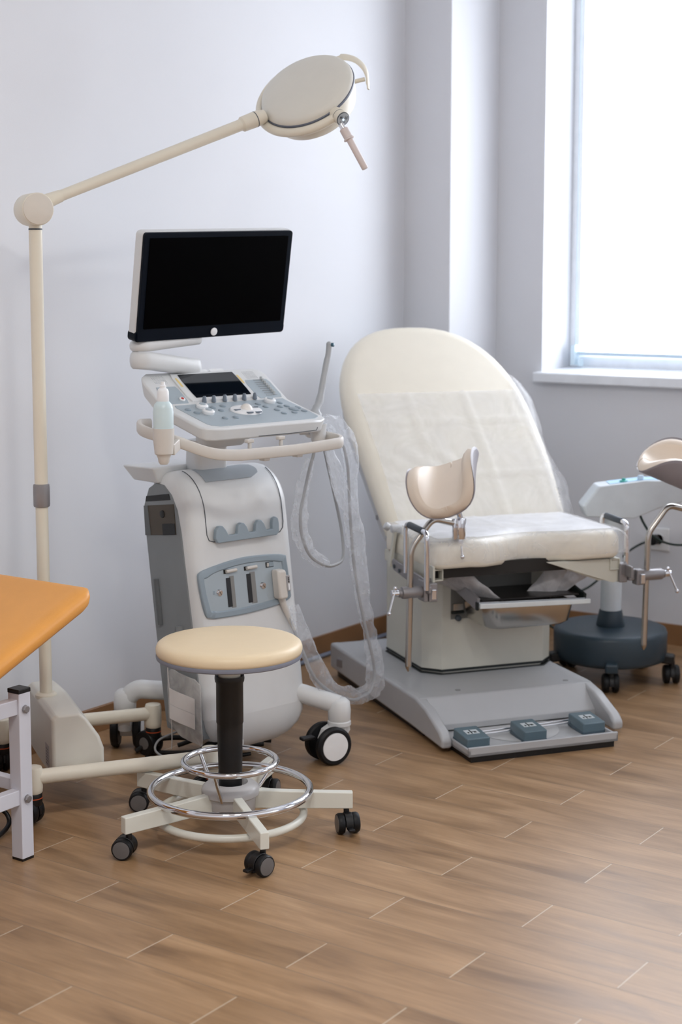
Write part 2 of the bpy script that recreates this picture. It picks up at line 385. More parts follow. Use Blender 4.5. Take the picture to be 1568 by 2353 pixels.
# ------------------------------------------------------------------ casters
def twin_caster(parent, p, r, wd, gap, heading, bodym, tyrem, capm, fork_h, name='caster', ring=None, capscale=.72, cone=False, trail=.45):
    """p: stem axis on the floor; heading: degrees of the wheel axle; body is a part, wheels are its children"""
    a = R_(heading); ax = V((math.cos(a), math.sin(a), 0)); tr = V((-ax.y, ax.x, 0)); o = V((p[0], p[1], 0)); c = o+tr*r*trail+V((0, 0, r))
    g = G()
    if cone:
        g.lathe([(r*.62, 0), (r*.62, .012), (r*.42, .02), (r*.42, fork_h-r*1.9)], o+V((0, 0, r*1.9)), (0, 0, 1), 24)
        hl = [(-1.15, 1.25), (-.2, 1.25), (.35, .95), (.60, .35), (.45, -.35), (-.2, -.45), (-.8, .2), (-1.2, .8)]
        g.prism([c-ax*gap*.42+tr*(x-.1)*r*.9+V((0, 0, z*r*.8)) for x, z in hl], ax*gap*.84)
        g.cyl(o+V((0, 0, r*1.1)), o+V((0, 0, r*2.0)), r*.40, seg=20)
    else:
        g.cyl(o+V((0, 0, r*1.4)), o+V((0, 0, fork_h)), r*.28, seg=16)
        prof = [(math.cos(t)*r*1.04, math.sin(t)*r*1.04) for t in [R_(q) for q in range(-10, 191, 20)]]
        g.prism([c-ax*gap*.45+tr*x+V((0, 0, z)) for x, z in prof], ax*gap*.9)
    g.cyl(c-ax*(gap/2+wd*.5), c+ax*(gap/2+wd*.5), r*.18, seg=14)
    body = g.done(name, bodym, parent, bev=.0015, weld=False)
    for s in (-1, 1):
        ci = c+ax*s*gap/2; k = ax*s
        w_ = G().lathe([(r*.3, 0), (r*.93, 0), (r, wd*.2), (r, wd*.75), (r*.9, wd), (r*capscale, wd), (r*capscale, wd*.9), (r*.1, wd*.9)], ci, k, 36).done('wheel', tyrem, body)
        G().lathe([(r*capscale*.98, 0), (r*capscale*.96, wd*.14), (r*capscale*.6, wd*.2), (0, wd*.22)], ci+k*wd*.88, k, 32).done('wheel_cap', capm, body)
    if ring:
        G().cyl(o+V((0, 0, fork_h-.034)), o+V((0, 0, fork_h-.002)), r*.60, seg=24, bev=.002).done('swivel_head', bodym, body)
        G().lathe([(r*.60, 0), (r*.625, .0006), (r*.625, .0022), (r*.60, .0028)], o+V((0, 0, fork_h-.016)), (0, 0, 1), 24).done('red_ring', ring, body)
    return body, c, ax, tr

# ------------------------------------------------------------------ ultrasound scanner
US = thing('ultrasound_scanner', 'white ultrasound scanner on casters with black monitor and keyboard console', 'ultrasound machine', (3.56, 2.89, 0), -12)
XL, XR = -.225, .145
def yf(z): return -.2056+.14*z          # leaning front face
def yb(z): return .003+.148*z
# body: side profile extruded, with round top
def side_profile(ins=0., z0=.175, top=.862):
    pts = []
    zt = top-.12
    for k in range(9): z = z0+(zt-z0)*k/8; pts.append((yf(z)+ins, z))
    yc = (yf(zt)+yb(zt))/2; hw = (yb(zt)-yf(zt))/2-ins
    for k in range(1, 16):
        a = math.pi*k/16; pts.append((yc-math.cos(a)*hw+.01*math.sin(a), zt+math.sin(a)*(.12-ins)))
    for k in range(9): z = zt-(zt-z0)*k/8; pts.append((yb(z)-ins, z))
    return pts
loops = []
for x, ins in ((XL, .030), (XL+.006, .014), (XL+.02, .004), (XL+.04, 0), (0, 0), (XR-.04, 0), (XR-.02, .004), (XR-.006, .014), (XR, .030)):
    loops.append([(x, y, z) for y, z in side_profile(ins)])
body = G().loft(loops).done('body', USW, US, sharp=50)
# lower bowl
lo = []
for z, s_ in ((.178, 0.), (.145, .006), (.115, .022), (.09, .050), (.070, .090), (.062, .13)):
    cy = (yf(z)+yb(z))/2; hy = (yb(z)-yf(z))/2; lo.append(rrect((XL+XR)/2, cy, (XR-XL)/2-s_*.8, hy-s_*.5, .035, 5, z))
G().loft(lo).done('lower_housing', USW, US, sharp=50)
# dark side panel (arch) on the left flank, with media bay
arch = []
for z, y in ((.12, -.158), (.19, -.148), (.43, -.110), (.62, -.076), (.70, -.062), (.76, -.045), (.80, -.02), (.825, .015), (.828, .05), (.81, .085), (.76, .108), (.70, .105), (.38, .057), (.158, .02), (.12, .012)): arch.append((y, z))
pn = G()
# panel with a rectangular hole: build as strips around the bay
hole = [(-.030, .668), (-.018, .755), (.098, .740), (.093, .652)]
pn.prism([(XL-.004, y, z) for y, z in arch], (.03, 0, 0))
sp_ = pn.done('side_panel', USS, US, bev=.002)
def quadbox(x0, x1, q): return G().prism([(x0, y, z) for y, z in q], (x1-x0, 0, 0))
quadbox(XL-.006, XL-.0035, [(-.044, .690), (-.034, .776), (.106, .757), (.100, .672)]).done('media_bay', mat('bay_brown', (74, 66, 56), .5), sp_, bev=.0008)
quadbox(XL-.0075, XL-.0055, [(.074, .675), (.088, .7595), (.106, .757), (.100, .672)]).done('bay_edge', mat('bay_edge', (96, 100, 102), .5), sp_)
quadbox(XL-.0075, XL-.0055, [(-.043, .6905), (-.040, .722), (.020, .714), (.016, .682)]).done('bay_plug', BLACK, sp_, bev=.002)
G().cyl((XL-.0085, .018, .742), (XL-.004, .018, .742), .011, bev=.002).done('bay_knob', BLACK, sp_)
quadbox(XL-.006, XL-.0035, [(-.018, .786), (-.012, .803), (.096, .786), (.100, .770)]).done('disc_slot', BLACK, sp_, bev=.001)
g = G().tube([(XL-.004, .052, .55), (XL-.004, .034, .42)], .010, 14, flat=1); g.done('hand_slot', mat('slot_grey', (92, 97, 100), .5), sp_)
g = G().tube([(XL-.0042, -.055, .43), (XL-.0042, -.060, .36)], .0125, 14); g.done('key_cover', USS, sp_)
# front cover seam line and upper cover
def fpt(x, z, off=0.): return V((x, yf(z)-off, z))
def topy(z):      # front surface y, including the rounded top
    zt = .742; yc = (yf(zt)+yb(zt))/2; hw = (yb(zt)-yf(zt))/2
    if z <= zt: return yf(z)
    q = min(1, (z-zt)/.12); return yc-math.sqrt(max(0, 1-q*q))*hw+.01*q
seam = [V((-.172+.0*k, topy(z)-.0006, z+(.0006 if z > .80 else 0))) for k, z in enumerate((.861, .858, .85, .84, .825, .81, .79, .77, .75, .72, .69))]
seam += [V((-.166, topy(.674)-.0006, .674)), V((-.150, topy(.669)-.0006, .669)), V((-.05, topy(.668)-.0006, .668)), V((.07, topy(.668)-.0006, .668)), V((.095, topy(.670)-.0006, .670)), V((.108, topy(.682)-.0006, .682))]
seam += [V((.112, topy(z)-.0006, z+(.0006 if z > .80 else 0))) for z in (.70, .73, .76, .79, .81, .825, .84, .852)]
g = G(); g.tube(seam, .0013, 6)
g.done('cover_seam', GRIP, US)
# flat patch behind mast, darker grey for a shaded depression, tray on the left-rear
rows = []
for k in range(9):
    z = .8615-.030*(k/8)**1.5; x1 = .062+.012*math.sin(math.pi*min(1, k/7))-(.030 if k == 8 else (.012 if k == 7 else 0))-(.02 if k == 0 else 0)
    rows.append([(-.135+(x1+.135)*j/10, topy(z)-.0012, z+.0012) for j in range(11)])
G().grid(rows, thick=(0, .002, -.002)).done('top_recess_shade', mat('recess_shade_grey', (160, 168, 174), .45), US)
t_ = [(-.262, .02, .876), (-.262, .17, .872), (-.06, .17, .872), (-.06, .05, .872)]
g = G(); b_ = [(-.235, .03, .828), (-.235, .15, .828), (-.08, .15, .828), (-.08, .06, .828)]
g.loft([b_, t_]); g.done('storage_tray', USW, US, bev=.006)
# mast and console support
g = G(); g.loft([rrect(-.065, .03, .058, .036, .02, 5, .80), rrect(-.067, .02, .058, .034, .02, 5, .945)]); g.done('mast', USW, US, sharp=60)
g = G(); g.loft([rrect(-.055, -.02, .060, .05, .03, 5, .93), rrect(-.05, -.05, .085, .06, .04, 5, .965), rrect(-.045, -.08, .14, .10, .05, 5, .995)]); g.done('console_support', USW, US, sharp=60)
# console: two-slope slab
def zt_(y): return 1.005+(y+.23)*.26 if y < -.055 else 1.0505+(y+.055)*.68
def cons_rows(x0, x1, y0, y1, r, off, ny=22, nx=10, rr=None):
    rows = []; r1 = rr or r
    for i in range(ny+1):
        y = y0+(y1-y0)*i/ny; d0 = y-y0; d1 = y1-y
        ins = 0
        if d0 < r: ins = r-math.sqrt(max(0, r*r-(r-d0)**2))
        if d1 < r1: ins = max(ins, r1-math.sqrt(max(0, r1*r1-(r1-d1)**2)))
        rows.append([(x0+ins+(x1-x0-2*ins)*j/nx, y, zt_(y)+off) for j in range(nx+1)])
    return rows
con = G().grid(cons_rows(-.275, .182, -.238, .076, .035, 0), thick=lambda p: V((p.x*.97-.001, p.y*.965, p.z-.036-(.012 if p.y > .0 else 0)))).done('console', USW, US, bev=.009, sharp=50)
kb = G().grid(cons_rows(-.238, .166, -.222, -.050, .03, .0012, 14, 10, .004), thick=(0, 0, -.004)).done('keyboard_panel', USB, con, bev=.001)
G().grid(cons_rows(-.250, -.176, -.044, .020, .004, .0012, 6, 4), thick=(0, 0, -.004)).done('left_key_panel', USB, con, bev=.001)
G().grid(cons_rows(.078, .170, -.045, .028, .006, .0012, 6, 4), thick=(0, 0, -.004)).done('slider_panel', USB, con, bev=.001)
tf = G().grid(cons_rows(-.170, .074, -.041, .064, .006, .004, 6, 4), thick=(0, 0, -.006)).done('touch_screen_frame', USW, con, bev=.0015)
G().grid(cons_rows(-.145, .060, -.031, .057, .002, .0052, 4, 2), thick=(0, 0, -.002)).done('touch_screen', TOUCH, tf)
for x in (-.158, .067): G().grid(cons_rows(x-.004, x+.004, .012, .045, .001, .0046, 2, 1), thick=(0, 0, -.002)).done('sticker', YEL, tf)
def on(x, y, h=0.): return V((x, y, zt_(y)+h))
def nrm(y): s = .26 if y < -.055 else .68; return V((0, -s, 1)).normalized()
for x in (-.215, .118):
    g = G()
    for i in range(8):
        for j in range(6):
            p = on(x+(i-3.5)*.0055, .048+(j-2.5)*.005); g.box((-.0012, -.0012, -.0004), (.0012, .0012, .0006), Matrix.Translation(p))
    o = g.done('speaker_grille', GRILLE, con, weld=False); o['kind'] = 'stuff'
for x in (-.05, .01): G().grid(cons_rows(x-.026, x+.026, .066, .075, .001, .004, 2, 2), thick=(0, 0, -.003)).done('top_key', WHITEP, con, bev=.001)
for i, x in enumerate((-.127, -.093, -.053, -.016, .019, .059)):
    p = on(x, -.047, .001); G().lathe([(.0068, 0), (.006, .010), (.005, .017), (.0035, .019), (0, .019)], p, (0, 0, 1), 18).done('rotary_key', USD, con)
for i in range(8):
    y = .024-.0085*i; p = on(.142, y, .002)
    G().box((-.030, -.0009, -.0004), (.012, .0009, .0012), Matrix.Translation(p)).done('slider_track', GRILLE, con)
    G().box((-.004, -.0022, 0), (.004, .0022, .010), Matrix.Translation(p)).done('slider_knob', mat('slider_grey', (176, 180, 180), .4), con, bev=.001)
for x, y in ((-.159, -.076), (-.173, -.122), (.095, -.070)):
    p = on(x, y, .001); g = G().lathe([(.0165, 0), (.0175, .003), (.0175, .008), (.015, .011), (.011, .0115)], p, nrm(y), 28).done('round_knob', WHITEP, con)
    G().lathe([(.010, 0), (.009, .002), (0, .0025)], p+nrm(y)*.0115, nrm(y), 24).done('knob_face', USB, g)
# trackball area
p = on(-.036, -.122, .001)
g = G().loft([[p+V((math.cos(a)*rx, math.sin(a)*ry, math.sin(a)*ry*.26+h)) for a in [2*math.pi*k/36 for k in range(36)]] for rx, ry, h in ((.052, .037, 0), (.050, .035, .004), (.044, .030, .006), (.022, .020, .007))]).done('trackball_ring', WHITEP, con)
G().sph(p+V((0, 0, .002)), .0185).done('trackball', mat('ball_ivory', (236, 232, 226), .15), g)
for dx, dy in ((-.036, -.004), (.036, .006), (-.012, -.031), (.018, -.033)):
    q = p+V((dx, dy, dy*.26+.006)); G().loft([rrect(q.x, q.y, .010, .006, .003, 4, q.z-.002), rrect(q.x, q.y, .010, .006, .003, 4, q.z+.0015)]).done('trackball_key', USD, con)
btn = [(-.215, -.085), (-.205, -.112), (-.125, -.082), (-.115, -.108), (-.150, -.168), (-.112, -.168), (-.084, -.076), (.043, -.080), (.050, -.105), (.124, -.082), (.099, -.112), (.125, -.112), (.068, -.135), (.068, -.165), (.108, -.165), (.152, -.130), (.150, -.160)]
b0 = None
for x, y in btn:
    o = G().lathe([(.0092, 0), (.0092, .0022), (.0075, .0034), (0, .0036)], (0, 0, 0), nrm(y), 20).done('round_key', USK, con) if b0 is None else b0.copy()
    if b0 is None: b0 = o
    else: COL.objects.link(o); o.parent = con
    o.location = on(x, y, .0008)
G().lathe([(.0155, 0), (.0155, .002), (.013, .0035), (0, .004)], on(.128, -.140, .001), nrm(-.14), 24).done('large_key', USK, con)
g = G().lathe([(.009, 0), (.009, .003), (.007, .004), (0, .004)], on(-.193, -.030, .001), nrm(0), 20).done('record_key', WHITEP, con)
G().lathe([(.0045, 0), (.0045, .001), (0, .001)], on(-.193, -.030, .001)+nrm(0)*.004, nrm(0), 16).done('record_dot', RED, g)
# front seam/drawer under console
G().tube([(-.09, -.2415, .974), (.03, -.2415, .974), (.125, -.2405, .976), (.131, -.2385, .984)], .0011, 6).done('console_seam', GRIP, con)
G().lathe([(.008, 0), (.010, .002), (.010, .004), (.004, .004)], (-.263, -.02, 1.035), (-1, 0, 0), 18).done('side_jack', GRIP, con)
# handrail
pts = fillet([(-.262, .03, 1.0), (-.345, -.03, 1.008), (-.40, -.12, 1.0), (-.385, -.24, .985), (-.30, -.292, .945), (-.22, -.300, .935), (.0, -.300, .934), (.195, -.296, .942), (.205, -.18, .95), (.18, -.05, .97)], .06, 8)
ps = cat(pts[::2], 3)
rings = []
g = G(); P_ = [V(p) for p in ps]
for i, p in enumerate(P_):
    t = (P_[min(i+1, len(P_)-1)]-P_[max(i-1, 0)]); t.z = 0; t.normalize(); n_ = V((-t.y, t.x, 0))
    rings.append(g.ring([p+n_*a*.0075+V((0, 0, b*.0155)) for a, b in ((-1, -.6), (-.6, -1), (.6, -1), (1, -.6), (1, .6), (.6, 1), (-.6, 1), (-1, .6))]))
g.skin(rings).done('handrail', WARM, US, bev=.002, sharp=60)
for i, (x, y, z, k) in enumerate(((-.161, -.285, .952, 0), (-.049, -.285, .953, 0), (-.112, -.285, .918, 1), (.008, -.285, .919, 1))):
    g = G()
    if k: g.box((x-.035, y-.004, z+.004), (x-.004, y+.008, z+.016)); g.box((x-.006, y-.012, z-.007), (x+.016, y+.012, z+.009))
    else: g.box((x-.012, y-.008, z+.012), (x+.012, y+.008, z+.022)); g.box((x-.003, y-.005, z-.008), (x+.006, y+.005, z+.014))
    g.done('cable_hook', WARM, US, bev=.003, weld=False)
# bottle holder cup
g = G().lathe([(.010, -.006), (.014, .0), (.0155, .010), (.019, .018), (.0235, .022), (.0275, .060), (.0280, .088), (.0250, .088), (.024, .056), (.020, .024), (0, .024)], (-.448, -.285, .935), (0, 0, 1), 32)
g.done('bottle_holder', WARM, US); G().bar((-.425, -.29, .965), (-.385, -.262, .975), .014, .03).done('holder_bracket', WARM, US, bev=.003)
# monitor arm
def flatarm(p0, p1, r0, r1, h):
    p0, p1 = V(p0), V(p1); d = (p1-p0); d.z = 0; d.normalize(); n_ = V((-d.y, d.x, 0)); L = []
    for zz, s_ in ((-h, .78), (-h*.7, .93), (-h*.2, 1), (h*.2, 1), (h*.7, .93), (h, .78)):
        lp = [p0+(-d*math.sin(math.pi*k/10)+n_*math.cos(math.pi*k/10))*r0*s_+V((0, 0, zz)) for k in range(11)]
        lp += [p1+(d*math.sin(math.pi*k/10)-n_*math.cos(math.pi*k/10))*r1*s_+V((0, 0, zz)) for k in range(11)]
        L.append(lp)
    return L
g = G(); g.loft(flatarm((-.262, .06, 1.178), (-.070, .098, 1.150), .036, .038, .024)); g.cyl((-.070, .098, 1.085), (-.070, .098, 1.14), .034, bev=.004)
g.done('lower_monitor_arm', USW, US, sharp=60, weld=False)
g = G(); g.loft(flatarm((-.262, .06, 1.218), (-.085, .06, 1.232), .036, .028, .015)); g.cyl((-.085, .062, 1.236), (-.085, .062, 1.36), .022)
g.done('upper_monitor_arm', USW, US, sharp=60, weld=False)
# monitor
mo = G()
MM = Matrix.Translation((-.042, .0, 1.390))@Matrix.Scale(.985, 4)@Matrix.Rotation(R_(-1.7), 4, 'Y')@Matrix.Rotation(R_(11), 4, 'X')
def mbox(hw, z0, z1, y0, y1, r):   # local: x right, z up, y away
    return [[(MM@V((x, y, z))) for x, z, _ in rrect(0, (z0+z1)/2, hw, (z1-z0)/2, r, 5)] for y in (y0, y1)]
g = G(); g.loft(mbox(.276, -.148, .156, .004, .034, .014)); g.loft(mbox(.20, -.10, .11, .03, .06, .03))
mon = g.done('monitor', USW, US, bev=.003, weld=False)
g = G(); g.loft(mbox(.272, -.156, .153, -.005, .006, .010)); g.loft(mbox(.2775, -.158, -.126, .0, .036, .012)); g.done('bezel', NAVY, mon, bev=.002, weld=False)
g = G(); g.loft(mbox(.254, -.120, .138, -.0065, -.004, .002)); g.done('screen', SCREEN, mon)
c_ = MM@V((.0, -.006, -.140)); ax_ = MM.to_3x3()@V((0, -1, 0)); G().cyl(c_, c_+ax_*.003, .0115, bev=.001).done('power_button', WHITEP, mon)
# hook rack
pts = [(-.158, .708), (-.155, .690), (-.152, .676), (-.143, .668), (.066, .668), (.076, .678), (.078, .700)]
poly = [(-.150, .667), (.066, .667), (.077, .675), (.079, .700), (.077, .715), (.070, .720), (.058, .716), (.053, .700), (.053, .686), (.030, .686), (.024, .704), (.014, .716), (.002, .716), (-.008, .706), (-.012, .686), (-.035, .686), (-.042, .704), (-.050, .714), (-.062, .716), (-.073, .708), (-.078, .686), (-.110, .686), (-.118, .702), (-.128, .714), (-.142, .714), (-.153, .704), (-.158, .680)]
G().prism([fpt(x, z, .008) for x, z in poly], (0, -.014, 0)).done('probe_hook_rack', USK, US, bev=.003)
# connector panel
def curve_panel(ins, off):
    out = []
    top = [(-.218+ins, .570-ins*.3), (-.205+ins, .592-ins), (-.15, .604-ins), (-.06, .614-ins), (.03, .612-ins), (.098-ins, .604-ins), (.108-ins, .588-ins*.6)]
    bot = [(.112-ins, .50), (.106-ins, .476+ins*.6), (.05, .462+ins), (-.06, .455+ins), (-.15, .456+ins), (-.19+ins, .460+ins), (-.206+ins, .478+ins*.4)]
    for x, z in top+bot: out.append(fpt(x, z, off))
    return cat(out, 4, closed=True)
cp = G().loft([curve_panel(0, -.004), curve_panel(0, .004), curve_panel(.003, .006), curve_panel(.016, .006), curve_panel(.020, .002)]).done('connector_panel', USK, US, sharp=30)
cp2 = G().loft([curve_panel(.0195, 0), curve_panel(.0195, .0026)]).done('connector_plate', USB, cp)
def fbox(x0, x1, z0, z1, o0, o1, m, name, par, bev=.001):
    g = G().loft([[fpt(x0, z0, o), fpt(x1, z0, o), fpt(x1, z1, o), fpt(x0, z1, o)] for o in (o0, o1)]); return g.done(name, m, par, bev=bev)
for x0, x1, z0, z1, lx in ((-.122, -.094, .478, .568, -.128), (-.047, -.016, .480, .570, -.053)):
    s_ = fbox(x0+.012, x1+.002, z0, z1, .0, .0034, mat('slot_rim_grey', (128, 128, 126), .4), 'port', cp, .002)
    fbox(x0, x0+.016, z0+.004, z1-.004, .0, .0042, BLACK, 'port_slot', s_)
    q = fbox(lx, lx+.022, .576, .588, .0, .0036, BLACK, 'latch_slot', cp)
    G().tube([fpt(lx+.006, .583, .008), fpt(lx+.042, .584, .009)], .0052, 12).done('latch_lever', WARM, q)
q = fbox(.028, .058, .574, .590, .0, .0036, BLACK, 'latch_slot', cp); fbox(.040, .058, .576, .589, .0, .0045, USK, 'latch_well', q)
G().tube([fpt(.033, .578, .006), fpt(.033, .588, .008)], .0032, 10).done('latch_lever', WARM, q)
for x, z in ((-.149, .526), (.011, .525)):
    q = G().lathe([(.011, 0), (.009, .004), (.0075, .004), (.007, .006), (0, .006)], fpt(x, z, .002), (0, -1, 0), 22).done('panel_screw', CHROME, cp)
    G().box((-.0005, -.0004, -.006), (.0005, .0004, .006), Matrix.Translation(fpt(x, z, .0084))@Matrix.Rotation(R_(-35), 4, 'Y')).done('screw_slot', BLACK, q)
fbox(-.172, -.164, .524, .534, .002, .0030, USK, 'printed_mark', cp2, 0)
for x in (-.096, -.022): fbox(x-.004, x+.005, .463, .466, .002, .0030, USK, 'printed_mark', cp2, 0)
# legs with casters
def usleg(p0, mid, piv, heading, brake=None, flipd=1):
    P = fillet([V(p0), V(mid), V((piv[0], piv[1], .150))], .04, 8) if mid else [V(p0), V((piv[0], piv[1], .165))]
    g = G().tube(P, .028, 20); g.lathe([(.030, .118), (.033, .124), (.034, .150), (.031, .176), (.020, .186), (0, .188)], (piv[0], piv[1], 0), (0, 0, 1), 26)
    g.done('support_leg', USW, US, sharp=60, weld=False)
    b_, c, ax, tr = twin_caster(US, piv, .056, .024, .044, heading, USW, TYRE, WHITEP, .120, capscale=.76, cone=True, trail=.68)
    if brake:
        g = G().box((-.016, .050, .022), (.008, .092, .032), Matrix.Translation(c)@basis((0, 0, 1), ax).to_4x4()); g.done('brake_pedal', BLACK, b_, bev=.003)
    return b_
usleg((.10, -.12, .205), None, (.188, -.268), 77, True)
usleg((-.06, .10, .175), (-.195, .215, .19), (-.215, .240), -43)
usleg((-.15, -.12, .165), None, (-.168, -.205), 60)
usleg((.08, .06, .19), None, (.19, .16), 100)

# probe parked upright in the right cup, its cable and clear sleeve
PRB = thing('ultrasound_probe', 'grey ultrasound probe at the console end, cable looping in clear plastic sleeve', 'ultrasound probe', US.location, -12)
g = G().tube(cat([(.262, -.145, 1.212), (.259, -.145, 1.185), (.252, -.145, 1.16), (.232, -.15, 1.10), (.213, -.155, 1.045), (.195, -.16, 1.025), (.19, -.16, .99)], 4), [.0085]*7+[.0095]*8+[.012]*6+[.019]*4, 16)
g.sph((.262, -.145, 1.213), .0088); g.done('probe_handle', mat('probe_grey', (176, 180, 184), .4), PRB, sharp=60, weld=False)
G().cyl((.2655, -.150, 1.212), (.2700, -.158, 1.212), .006, bev=.001).done('probe_tip', mat('tip_blue', (60, 100, 120), .3), PRB)
c1 = cat([(.172, -.17, .97), (.152, -.2, .912), (.135, -.2, .863), (.115, -.2, .796), (.099, -.2, .734), (.104, -.2, .67), (.134, -.2, .609), (.19, -.2, .572), (.243, -.19, .564), (.295, -.17, .580), (.315, -.14, .66), (.30, -.12, .78), (.268, -.13, .86), (.238, -.15, .92), (.245, -.17, .955), (.27, -.19, .93), (.284, -.2, .86), (.291, -.2, .78), (.297, -.2, .687), (.31, -.2, .568), (.328, -.2, .473), (.355, -.2, .375), (.381, -.2, .291), (.398, -.2, .215), (.378, -.205, .163), (.33, -.21, .150), (.287, -.215, .152), (.207, -.22, .187), (.138, -.215, .246), (.11, -.2, .32), (.098, -.17, .39), (.078, -.152, .455), (.068, -.150, .485)], 6)
G().tube(c1, .0048, 10).done('cable', CABLE, PRB)
G().tube(cat([(.068, -.148, .488), (.080, -.152, .452), (.092, -.160, .415), (.100, -.172, .385)], 5), [.011, .0108, .0105, .010, .0095, .009, .0085, .008, .0075, .007, .0068, .0065, .006, .0058, .0055, .0052], 14).done('cable_boot', mat('boot_warm', (206, 202, 196), .4), PRB)
g = G().loft([[fpt(.063+a*hw, .525+b*hh, o) for a, b in ((-1, -.85), (-.8, -1), (.8, -1), (1, -.85), (1, .85), (.8, 1), (-.8, 1), (-1, .85))] for o, hw, hh in ((.004, .017, .042), (.028, .017, .042), (.034, .013, .038))])
q = g.done('connector', mat('connector_warm', (210, 205, 198), .4), PRB, bev=.003)
fbox(.074, .088, .505, .550, .012, .036, mat('connector_label', (160, 158, 160), .4), 'connector_label', q, .002)
fbox(.079, .084, .509, .527, .034, .0368, WHITEP, 'white_label', q, 0)
g = G()
for k_ in range(3): g.box((-.0018, -.0006, -.0018), (.0018, .0006, .0018), Matrix.Translation(fpt(.0815, .532+.0055*k_, .0365)))
g.done('printed_mark', BLACK, q, weld=False)
def sleeve(path, rad, flat, shift, seed, name, par, seg=14, m=None):
    g = G(); P = [V(p) for p in path]; N = len(P); rings = []; x = None
    for i, p in enumerate(P):
        t = (P[min(i+1, N-1)]-P[max(i-1, 0)]).normalized()
        if x is None: x = V((1, 0, 0))
        x = V((0, -1, 0)); x = (x-t*x.dot(t)).normalized(); y = t.cross(x)
        r = rad[min(len(rad)-1, int(i/N*len(rad)))]
        j = i/N*(len(rad)-1); a = int(j); r = rad[a]*(1-(j-a))+rad[min(a+1, len(rad)-1)]*(j-a)
        ring = []
        for k in range(seg):
            an = 2*math.pi*k/seg; d = x*math.cos(an)*flat+y*math.sin(an)
            nz = mnoise.noise(p*26+d*2.2+V((seed, 0, 0)))*.42+mnoise.noise(p*55+d*3+V((0, seed, 0)))*.12
            ring.append(p+V(shift)+d*r*(1+nz))
        rings.append(g.ring(ring))
    g.skin(rings, cap=False); return g.done(name, m or FILM, par, sharp=20)
def sub(path, a, b, n):
    L = len(path); return cat([path[int(a*(L-1)+(b-a)*(L-1)*k/(n-1))] for k in range(n)], 5)
sleeve(sub(c1, .055, .235, 12), [.015, .02, .024, .022, .032, .028, .024, .022, .018, .008], .5, (-.004, 0, .008), 3, 'plastic_sleeve', PRB)
s2 = cat([(.19, -.19, .985), (.225, -.2, .985), (.265, -.205, .95), (.29, -.21, .88), (.290, -.205, .80), (.302, -.205, .70), (.320, -.205, .60), (.335, -.205, .50), (.355, -.205, .40), (.378, -.205, .31), (.395, -.205, .225), (.378, -.21, .172), (.33, -.215, .160), (.28, -.218, .165), (.20, -.22, .20), (.15, -.215, .26), (.13, -.20, .33), (.11, -.18, .40), (.10, -.17, .46)], 6)
sleeve(s2, [.02, .03, .03, .028, .024, .032, .030, .026, .022, .030, .036, .026, .024, .030, .030, .026, .022, .014], .55, (0, 0, 0), 9, 'plastic_sleeve', PRB)
s3 = cat([(.225, -.17, .955), (.232, -.18, .90), (.250, -.19, .83), (.275, -.20, .76), (.30, -.205, .70)], 6)
sleeve(s3, [.010, .018, .026, .028, .012], .45, (0, 0, 0), 21, 'plastic_sleeve', PRB)
# cups on the right side of the console
for x, y in ((.168, -.20), (.235, -.10)):
    G().lathe([(.016, -.028), (.021, -.024), (.024, .015), (.026, .024), (.022, .024), (.019, -.018), (.0, -.018)], (x, y, .965), (0, 0, 1), 24).done('probe_cup', USW, US)
G().bar((.15, -.16, .960), (.235, -.09, .962), .03, .012).done('cup_bracket', USW, US, bev=.003)
# gel bottle
BT = thing('gel_bottle', 'pale blue gel bottle with white nozzle in the console holder', 'bottle', US.matrix_basis@V((-.448, -.285, .9597)), -12)
BT.scale = (1, 1, .88)
G().lathe([(0, 0), (.019, 0), (.0215, .004), (.0262, .07), (.0268, .120), (.0255, .126), (.0258, .13), (.023, .142), (.0165, .150), (.0150, .152)], (0, 0, 0), (0, 0, 1), 36).done('bottle_body', GELB, BT)
G().lathe([(.0150, .150), (.0155, .152), (.0150, .180), (.0125, .187), (.0085, .190), (.0085, .197), (.0060, .199), (.005, .208), (0, .209)], (0, 0, 0), (0, 0, 1), 30).done('nozzle', WHITEP, BT)
# document pouch hanging on the side panel
PO = thing('document_pouch', 'clear plastic pouch of folded white papers hanging low on the scanner side', 'pouch', US.location, -12)
def prow(zs, x=-.243, bulge=.006):
    rows = []
    for i, (z, y0, y1) in enumerate(zs): rows.append([(x-bulge*math.sin(math.pi*j/8)-.004*mnoise.noise(V((i*.9, j*.5, 2))), y0+(y1-y0)*j/8, z-.012*j/8) for j in range(9)])
    return rows
G().grid(prow([(.305, -.03, -.135), (.292, -.012, -.160), (.24, -.010, -.163), (.19, -.012, -.164), (.15, -.014, -.166), (.12, -.06, -.168), (.113, -.12, -.170)][:6]), thick=(.004, 0, 0)).done('pouch_film', POUCH, PO)
for z1, z0 in ((.250, .205), (.204, .162)):
    G().grid([[(-.2515-.002*math.sin(j), -.030-.115*j/5, z-.010*j/5) for j in range(6)] for z in (z1, z0)], thick=(.001, 0, 0)).done('folded_paper', PAPER, PO)
G().tube(cat([(-.236, -.025, .405), (-.246, -.028, .36), (-.248, -.02, .30), (-.246, -.03, .20), (-.245, -.032, .11), (-.246, -.030, .07)], 6), .0016, 8).done('string', CABLEW, PO)

